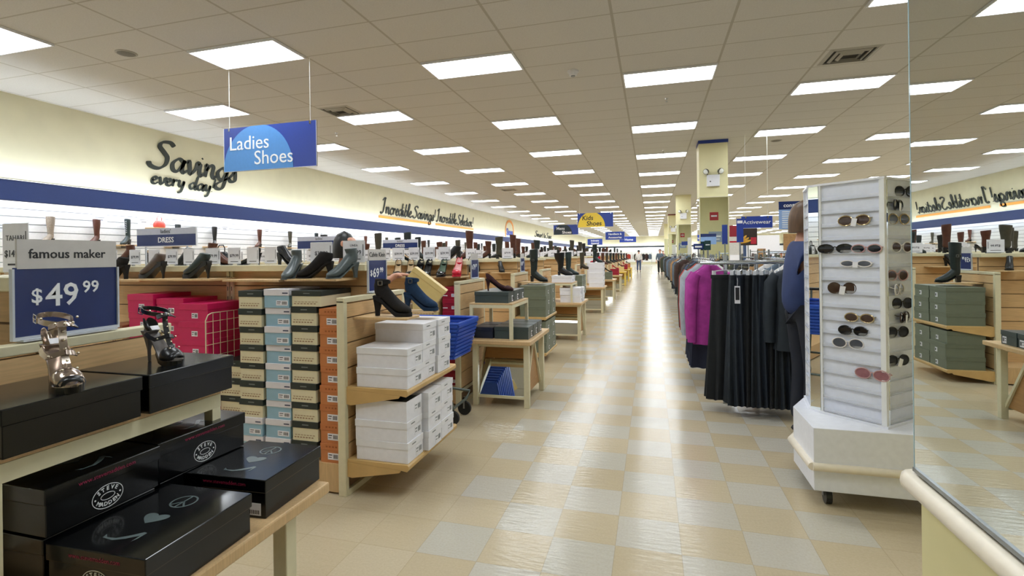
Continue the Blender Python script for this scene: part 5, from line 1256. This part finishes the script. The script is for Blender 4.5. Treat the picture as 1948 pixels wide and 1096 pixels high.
for k in range(10):
    x = .645 + .060 * k
    if k == 0: rz, key, b = R(22), 'sk0', b_skirt(BLKC, 1.10, .14, .18, .035, .085, 9, 1, PINKTAG)
    else: rz, key, b = R(76 - 3 * (k % 3)), ('sk', k % 3), b_skirt((BLKC, BLKC2, cloth('blue_black_cloth', (28, 38, 50)))[k % 3], 1.12, .15, .21, .035, .08, 8, 2 + k % 3, (PAPER, PINKTAG, PAPER)[k % 3])
    o = inst(key, b, ('broad black long skirt with a pink tag at the left end of the skirt row' if k == 0 else 'dark long pleated skirt, %s from the left in the skirt row' % ORD[k]), 'skirt', (x + (.0 if k else -.01), 5.10, HZ), rz, 'long dark skirts on the nearest rack')
def tag_hang(name, label, x, y, z):
    t = thing(name, label, 'hang tag', (x, y, z)); MB().box((-.022, -.001, -.15), (.022, .001, 0)).build('card', PAPER, t); MB().box((-.016, -.0018, -.12), (.016, -.001, -.012)).build('print', INK, t)
    MB().tube([(0, 0, 0), (.005, .01, .04), (.003, .02, .07)], .0012, 4).build('string', PAPER, t); return t
tag_hang('hang_tag', 'long white and black hang tag in front of the second skirt', .70, 4.905, 1.13)
inst('jk', b_top(BLKC2, .72, .20, .06, .5, 5), 'black jacket on a hanger at the right end of the skirt row', 'jacket', (1.16, 4.86, 1.315), R(-20))
for k, (y, key, m, L, l) in enumerate(((5.72, 'pu', PURP, .80, 'nearest magenta cardigan beside the black skirts'), (5.95, 'pu', PURP, .80, 'second magenta cardigan, behind the first'), (6.2, 'gy', GREYC, .78, 'nearest silver grey cardigan behind the magenta ones'), (6.42, 'gy', GREYC, .78, 'second silver grey cardigan behind the magenta ones'), (6.62, 'rd', REDC, .6, 'rust red top behind the grey cardigans'), (6.85, 'bl', BLKC, .6, 'black top at the far end of the nearest rack'))):
    inst(('top', key), b_top(m, L, .18, .045, .62, 11 + len(key)), l, 'cardigan', (.575 if k < 2 else .545, y, HZ + .03), R(8), 'knitwear on the nearest rack')
for k in range(4):
    inst('nv', b_skirt(NAVYC, .62, .15, .19, .03, .06, 6, 9), 'navy skirt low on the aisle side of the nearest rack, %s from the front' % ORD[k], 'skirt', (.575, 6.05 + k * .22, .86), R(12), 'navy skirts low on the nearest rack')
t = empty('low_arm', (-.08, .4, 0)); adopt(t, RK1); MB().tube([(0, 0, .922), (-.06, .0, .922), (-.06, .95, .922), (0, .95, .922)], .011, 8).build('arm', CH2, t, True); 
ta = MB(); ta.tube([(0, 0, .922), (0.02, 0, 1.325)], .009, 8); ta.tube([(0, .95, .922), (.02, .95, 1.325)], .009, 8); ta.build('hook', CH2, t, True)
GARM = [('wv', WHC, .62, False), ('pl', PLAID, .80, True), ('bk2', BLKC, .8, True), ('br', BRNC, .85, True), ('tc', TEALC, .7, True), ('ol', OLVC, .85, True), ('dn', DENIM, .6, True), ('tn', TANC, .7, True), ('bk3', BLKC2, .95, True), ('rd2', REDC, .6, True)]
GN = {'wv': 'white vest', 'pl': 'striped knit', 'bk2': 'black top', 'br': 'brown top', 'tc': 'slate blue top', 'ol': 'olive top', 'dn': 'denim top', 'tn': 'tan top', 'bk3': 'charcoal coat', 'rd2': 'rust red top'}
def trow(ri, xb, y0, y1, n, zb=1.325, seq=None):
    rack('%s chrome clothing rack along the right of the aisle' % ORD[ri], [((xb, y0), (xb, y1)), ((xb + .9, y0), (xb + .9, y1))], [((xb, y0 + .2), (xb + .9, y0 + .2)), ((xb, y1 - .2), (xb + .9, y1 - .2))], [(xb, y0 + .2), (xb, y1 - .2), (xb + .9, y0 + .2), (xb + .9, y1 - .2)], zb)
    for k in range(n):
        y = y0 + .04 + (y1 - y0 - .08) * k / (n - 1)
        key, m, L, sl = GARM[(seq[k] if seq and k < len(seq) else random.randrange(len(GARM)))]
        inst(('g', key), b_top(m, L, .19, .045, .5, len(key) + ord(key[0]), False, sl), '%s, %s from the front on the %s rack along the aisle' % (GN[key], ORD[k], ORD[ri]), 'garment', (xb, y, zb - .062), R(random.uniform(-4, 14)), 'garments on the aisle racks')
    for k in range(4):
        key, m, L, sl = GARM[random.randrange(len(GARM))]
        inst(('g', key), b_top(m, L, .19, .045, .5, 3, False, sl), '%s on the inner bar, %s from the front on the %s rack' % (GN[key], ORD[k], ORD[ri]), 'garment', (xb + .9, y0 + .1 + k * (y1 - y0 - .2) / 3, zb - .062), R(random.uniform(-4, 14)), 'garments on the inner bars')
trow(1, .80, 7.5, 9.3, 8, seq=[0, 2, 1, 3, 1, 2])
trow(2, .84, 9.9, 11.7, 8, seq=[1, 3, 2, 6])
trow(3, .78, 13.5, 15.3, 8, seq=[3, 5, 2, 4])
trow(4, .78, 16.5, 18.5, 8, seq=[7, 2, 4, 8])
trow(5, .76, 20.0, 22.4, 8, seq=[4, 4, 2])
trow(6, .80, 25.5, 28.0, 7, seq=[8, 4, 5])
trow(7, .70, 30.5, 33.0, 7, seq=[5, 5, 5])
trow(8, .9, 37, 41.0, 7, seq=[5, 8, 3])
# inner racks on the right: seen as chrome bars and hangers
def irack(ri, x0, y, w, n, zb=1.40):
    rack('%s inner chrome rack right of the aisle racks' % ORD[ri], [((x0, y), (x0 + w, y))], [((x0, y - .3), (x0, y + .3)), ((x0 + w, y - .3), (x0 + w, y + .3))], [(x0, y), (x0 + w, y)], zb)
    for k in range(n):
        key, m, L, sl = GARM[random.randrange(len(GARM))]
        inst(('g', key), b_top(m, L, .19, .045, .5, 3, False, sl), '%s, %s from the left on the %s inner rack' % (GN[key], ORD[k], ORD[ri]), 'garment', (x0 + .08 + (w - .16) * k / max(n - 1, 1), y, zb - .062), R(78 + random.uniform(-8, 8)), 'garments on the inner racks')
irack(0, 1.95, 7.6, 1.5, 12); irack(1, 2.1, 9.4, 1.6, 10); irack(2, 2.2, 11.4, 2.0, 10); irack(3, 2.6, 14, 2.2, 10, 1.42); irack(4, 2.9, 16.5, 2.4, 10, 1.42); irack(5, 3.2, 19.5, 2.6, 8, 1.45)
# signs on the right
t = thing('rack_sign', 'light blue rack sign on a pole headed contemporary', 'sign', (1.70, 7.0, 0))
MB().box((-.235, -.004, 1.69), (.235, .004, 1.925)).build('list_panel', mat('pale_blue_panel', (150, 182, 232), .4, var=.04), t)
MB().box((-.235, -.006, 1.925), (.235, .006, 2.02)).build('header_panel', SIGNNAVY, t)
m = MB(); txt_into(m, 'contemporary', .064, FY(0, -.0066, 1.972), bold=.001); m.build('header_text', WHITEINK, t)
m = MB()
for k in range(8): m.box((-.2, -.0046, 1.71 + k * .026), (-.2 + (.16 + .09 * ((k * 7) % 3)), -.004, 1.72 + k * .026))
m.build('list_text', WHITEINK, t); MB().tube([(0, .01, .02), (0, .01, 1.70)], .012, 8).build('pole', GREYM, t, True); MB().lathe([(0, 0), (.16, 0), (.15, .015), (0, .02)], 24).build('base', GREYM, t, True)
def poster(name, label, x, y, z, w, h, parts, cat='poster', pole=True):
    t = thing(name, label, cat, (x, y, z))
    MB().box((-w / 2, 0, 0), (w / 2, .015, h)).build('board', parts[0], t)
    for (x0, z0, x1, z1, m) in parts[1:]: MB().box((x0 * w, -.003, z0 * h), (x1 * w, 0, z1 * h)).build('printed_area', m, t)
    if pole: MB().tube([(0, .02, -z + .0), (0, .02, .02)], .014, 8).build('pole', GREYM, t, True)
    return t
t = poster('poster', 'dark poster with yellow fruit shapes and a red corner below the Activewear sign', 2.35, 14.6, 1.60, .42, .44, [mat('poster_brown', (58, 44, 36), .5, var=.2)])
m = MB()
for k, (x, z, a) in enumerate(((-.1, .18, 50), (-.06, .14, 35), (-.02, .10, 20), (-.12, .08, 10))): m.ell((0, 0, 0), (.10, .006, .028), 12, 8, 0, Matrix.Translation((x, -.004, z)) @ Matrix.Rotation(R(-a), 4, 'Y'))
m.build('fruit_picture', mat('banana_yellow', (226, 170, 60), .5, var=.15), t)
MB().box((.06, -.005, .03), (.19, 0, .20)).build('red_square', mat('poster_red', (196, 40, 60), .5, var=.05), t)
poster('department_banner', 'dark red banner over a white board left of the fruit poster', 2.25, 17.5, 1.35, .85, .9, [mat('board_white', (226, 222, 214), .5, var=.05), (-.5, .62, .5, 1.0, mat('banner_red', (150, 24, 44), .5, var=.05)), (-.4, .42, -.1, .47, REDP), (.05, .42, .4, .47, REDP)], 'sign')
poster('department_banner', 'slanted blue banner just left of the Activewear sign', 1.66, 11.2, 1.62, .12, .46, [SIGNBLUE, (-.4, .8, .4, .92, PAPER)], 'sign')
poster('department_banner', 'tan fitting room board right of the fruit poster', 5.1, 22, 0, .7, 2.1, [TANC], 'sign', False)
poster('framed_sign', 'small blue framed sign on the clothing racks left of the nearest column mirror', .96, 12.0, 1.50, .20, .12, [SIGNNAVY, (-.35, .3, .35, .6, WHITEINK)], 'sign')
poster('framed_sign', 'dark green framed sign in front of the nearest column mirror', 1.13, 11.85, 1.48, .12, .20, [mat('sign_deep_green', (22, 60, 60), .4, var=.03), (-.35, .5, .35, .6, WHITEINK)], 'sign')
for k, (x, y) in enumerate(((5.0, 30), (8.0, 28), (11, 34))):
    poster('wall_board', '%s bright white fixture board far behind the racks on the right' % ORD[k], x, y, 0, 2.6, 2.3, [PAPER, (-.2, .3, -.1, .8, DENIM), (.1, .2, .25, .7, TANC)], 'fixture', False)
    bpy.data.objects
# fire sign and notice on the back of the pier, seen in the column mirror
t = thing('fire_sign', 'red square sign on the back of the pier, seen in the column mirror', 'sign', (2.40, 2.101, 2.72)); MB().box((-.16, 0, 0), (.16, .006, .32)).build('board', mat('fire_red', (186, 30, 36), .4, var=.03), t)
m = MB(); m.box((-.11, .006, .14), (.11, .007, .2)); m.build('print', WHITEINK, t)
t = thing('notice_sign', 'grey notice on the back of the pier, seen in the column mirror', 'sign', (2.44, 2.101, 1.85)); MB().box((-.25, 0, 0), (.25, .006, .42)).build('board', mat('notice_grey', (150, 164, 184), .4, var=.03), t)
m = MB(); m.box((-.2, .006, .2), (.2, .007, .26)); m.box((-.16, .006, .1), (.16, .007, .13)); m.build('print', WHITEINK, t)

# ---- people
def skin_mesh(name, V, E, m, parent, root, sub=2):
    names = list(V); me = bpy.data.meshes.new(name); me.from_pydata([V[k][0] for k in names], [(names.index(a), names.index(b)) for a, b in E], [])
    me.materials.append(m); o = bpy.data.objects.new(name, me); COL.objects.link(o); adopt(o, parent)
    sk = o.modifiers.new('skin', 'SKIN'); sk.use_smooth_shade = True
    for i, k in enumerate(names):
        r = V[k][1]; me.skin_vertices[0].data[i].radius = r if isinstance(r, tuple) else (r, r); me.skin_vertices[0].data[i].use_root = (k == root)
    ss = o.modifiers.new('sub', 'SUBSURF'); ss.levels = sub; ss.render_levels = sub
    return o
def person(label, loc, rz, top_m, leg_m, hair_m, armL=None, armR=None, scale=1.0, hair='short', sub=2, sleeve=.55):
    """faces +x; arms given as (elbow, wrist, finger direction)"""
    t = thing('person', label, 'person', loc, rz); t.scale = (scale,) * 3
    armL = armL or ((.02, .235, 1.12), (.08, .235, .88), (.1, 0, -1)); armR = armR or ((.02, -.235, 1.12), (.08, -.235, .88), (.1, 0, -1))
    V = {'pel': ((0, 0, .95), .09), 'sp': ((-.01, 0, 1.12), .085), 'ch': ((0, 0, 1.30), .10), 'nk0': ((-.01, 0, 1.43), .058), 'nk': ((.0, 0, 1.50), .05), 'jaw': ((.025, 0, 1.565), .065), 'hd': ((.012, 0, 1.625), .085), 'cr': ((.0, 0, 1.685), .06), 'nose': ((.112, 0, 1.605), .012), 'chin': ((.075, 0, 1.545), .028)}
    E = [('pel', 'sp'), ('sp', 'ch'), ('ch', 'nk0'), ('nk0', 'nk'), ('nk', 'jaw'), ('jaw', 'hd'), ('hd', 'cr'), ('hd', 'nose'), ('jaw', 'chin')]
    for s, nm, arm in ((1, 'l', armL), (-1, 'r', armR)):
        el, wr, fd = arm; fd = Vector(fd).normalized(); wv = Vector(wr); ev = Vector(el)
        V[nm + 'sh'] = ((-.005, s * .165, 1.385), .058); V[nm + 'el'] = (el, .038); V[nm + 'wr'] = (wr, .026)
        pm = wv + fd * .05; V[nm + 'pm'] = (tuple(pm), (.034, .02))
        E += [('ch', nm + 'sh'), (nm + 'sh', nm + 'el'), (nm + 'el', nm + 'wr'), (nm + 'wr', nm + 'pm')]
        side = fd.cross(Vector((0, 0, 1)) if abs(fd.z) < .9 else Vector((1, 0, 0))).normalized(); nrm = side.cross(fd).normalized()
        for q, ln in enumerate((.062, .072, .068, .054)):
            b0 = pm + fd * .035 + side * (.024 - .016 * q); b1 = b0 + fd * ln * .55 - nrm * .006; b2 = b1 + fd * ln * .45 - nrm * .018
            for z_, b in enumerate((b0, b1, b2)): V['%sf%d%d' % (nm, q, z_)] = (tuple(b), .009 if z_ < 2 else .007)
            E += [(nm + 'pm', '%sf%d0' % (nm, q)), ('%sf%d0' % (nm, q), '%sf%d1' % (nm, q)), ('%sf%d1' % (nm, q), '%sf%d2' % (nm, q))]
        th0 = pm - fd * .01 + side * .036; th1 = th0 + fd * .035 + side * .016 - nrm * .012
        V[nm + 't0'] = (tuple(th0), .011); V[nm + 't1'] = (tuple(th1), .008); E += [(nm + 'pm', nm + 't0'), (nm + 't0', nm + 't1')]
        V[nm + 'hp'] = ((0, s * .09, .90), .07); V[nm + 'kn'] = ((.015, s * .10, .50), .055); V[nm + 'an'] = ((-.02, s * .10, .09), .036); V[nm + 'to'] = ((.13, s * .115, .035), .032)
        E += [('pel', nm + 'hp'), (nm + 'hp', nm + 'kn'), (nm + 'kn', nm + 'an'), (nm + 'an', nm + 'to')]
    skin_mesh('body', V, E, SKIN, t, 'pel', sub)
    # clothes follow the same joints
    S = {'w': ((0, 0, .86), (.165, .185)), 'sp': ((-.005, 0, 1.10), (.14, .165)), 'ch': ((.0, 0, 1.31), (.135, .16)), 'nk': ((-.005, 0, 1.415), (.07, .085))}; SE = [('w', 'sp'), ('sp', 'ch'), ('ch', 'nk')]
    for s, nm, arm in ((1, 'l', armL), (-1, 'r', armR)):
        el, wr, fd = arm; e2 = tuple(Vector(el).lerp(Vector(wr), sleeve))
        S[nm + 's'] = ((-.005, s * .17, 1.385), .07); S[nm + 'e'] = (el, .054); S[nm + 'c'] = (e2, .045); SE += [('ch', nm + 's'), (nm + 's', nm + 'e'), (nm + 'e', nm + 'c')]
    skin_mesh('shirt', S, SE, top_m, t, 'w', sub)
    T_ = {'w': ((0, 0, 1.02), (.125, .15))}; TE = []
    for s, nm in ((1, 'l'), (-1, 'r')):
        T_[nm + 'h'] = ((0, s * .09, .88), .105); T_[nm + 'k'] = ((.015, s * .10, .50), .075); T_[nm + 'a'] = ((-.015, s * .10, .09), .065); TE += [('w', nm + 'h'), (nm + 'h', nm + 'k'), (nm + 'k', nm + 'a')]
    skin_mesh('trousers', T_, TE, leg_m, t, 'w', sub)
    for s in (1, -1): MB().ell((.055, s * .11, .04), (.125, .046, .04), 14, 8).build('shoe', BLACK, t, True)
    h = MB(); rings = []
    for k in range(9):
        q = k / 8; z = 1.735 - (.15 if hair == 'short' else .24) * q; rr = math.sqrt(max(0, 1 - (1 - min(q * 1.5, 1)) ** 2))
        rings.append([((-.008 + (.102 if math.cos(a) < .35 else .102 - .05 * q * max(0, (math.cos(a) - .35))) * rr * math.cos(a) * (1 if math.cos(a) < .45 or q < .38 else .52)), .094 * rr * math.sin(a) * (1.04 if q > .5 else 1), z) for a in [2 * PI * i / 24 for i in range(24)]])
    h.loft(rings).build('hair', hair_m, t, True)
    for s in (1, -1):
        MB().ell((.088, s * .033, 1.63), (.010, .013, .008), 10, 6).build('eye', INK, t, True)
        MB().ell((.01, s * .088, 1.615), (.02, .008, .03), 10, 6).build('ear', SKIN, t, True)
    MB().ell((.092, 0, 1.568), (.008, .022, .006), 10, 6).build('mouth', mat('lips', (176, 98, 92), .5, var=.02), t, True)
    return t
person('person in navy top and dark trousers standing behind the kiosk, browsing the black garments', (1.12, 4.50, 0), R(10), cloth('navy_top', (44, 60, 104), .06), cloth('dark_trousers', (22, 28, 42), .08), HAIRBR,
       armL=((.06, .27, 1.14), (.10, .36, 1.22), (-.2, 1, .3)), armR=((.0, -.24, 1.13), (.04, -.25, .90), (.1, 0, -1)), scale=1.045, hair='long', sleeve=.55)
person('black-haired person in dark clothes behind the shoebox stacks, reaching toward a kraft box', (-2.42, 3.80, 0), R(12), cloth('dark_top', (40, 40, 46), .06), cloth('dark_jeans', (36, 42, 58), .08), HAIRB,
       armL=((.16, .24, 1.12), (.26, .10, .92), (.6, -.3, -.6)), armR=((.24, -.15, 1.18), (.46, -.06, 1.345), (.85, -.05, .05)), scale=.945, hair='long')
t = thing('shoe_box', 'tilted kraft shoebox held up by the reaching hand', 'shoe box', (-1.855, 3.86, 1.285), 0); t.rotation_euler = (0, R(38), R(15))
MB().box((0, -.065, -.055), (.31, .065, .035)).build('body', mat('kraft_card', BOXC['kraft'][0], .45), t); MB().box((-.004, -.069, .025), (.314, .069, .065)).build('lid', mat('kraft_card_lid', BOXC['kraft'][1], .45), t, bevel=.002)
person('far person in a white top and blue trousers walking in the aisle', (-.98, 43.0, 0), R(80), WHC, DENIM, HAIRB, scale=1.0, sub=1)
person('far dark-clad person at the right side of the aisle end', (.55, 38.0, 0), R(-100), TEALC, BLKC, HAIRB, scale=1.0, sub=1)
person('far person in a red top near the end of the aisle', (1.1, 56.0, 0), R(-90), REDC, BLKC, HAIRB, scale=1.0, sub=1)
# far end fixtures
for k in range(14):
    x = -8 + k * 1.7; y = 66 + (k % 3) * 2
    if -1.2 < x < .6: x += 2
    irow = [GARM[(k * 3 + q) % len(GARM)] for q in range(3)]
    rack('distant rack at the store end, %s from the left' % ORD[k], [((x, y), (x + 1.2, y))], [((x, y - .3), (x, y + .3)), ((x + 1.2, y - .3), (x + 1.2, y + .3))], [(x, y), (x + 1.2, y)], 1.5)
    for q, (key, m, L, sl) in enumerate(irow):
        inst(('g', key), b_top(m, L, .19, .045, .5, 3, False, sl), '%s, %s on the distant rack %s from the left' % (GN[key], ORD[q], ORD[k]), 'garment', (x + .2 + q * .4, y, 1.438), R(10 + 20 * q), 'garments at the store end')
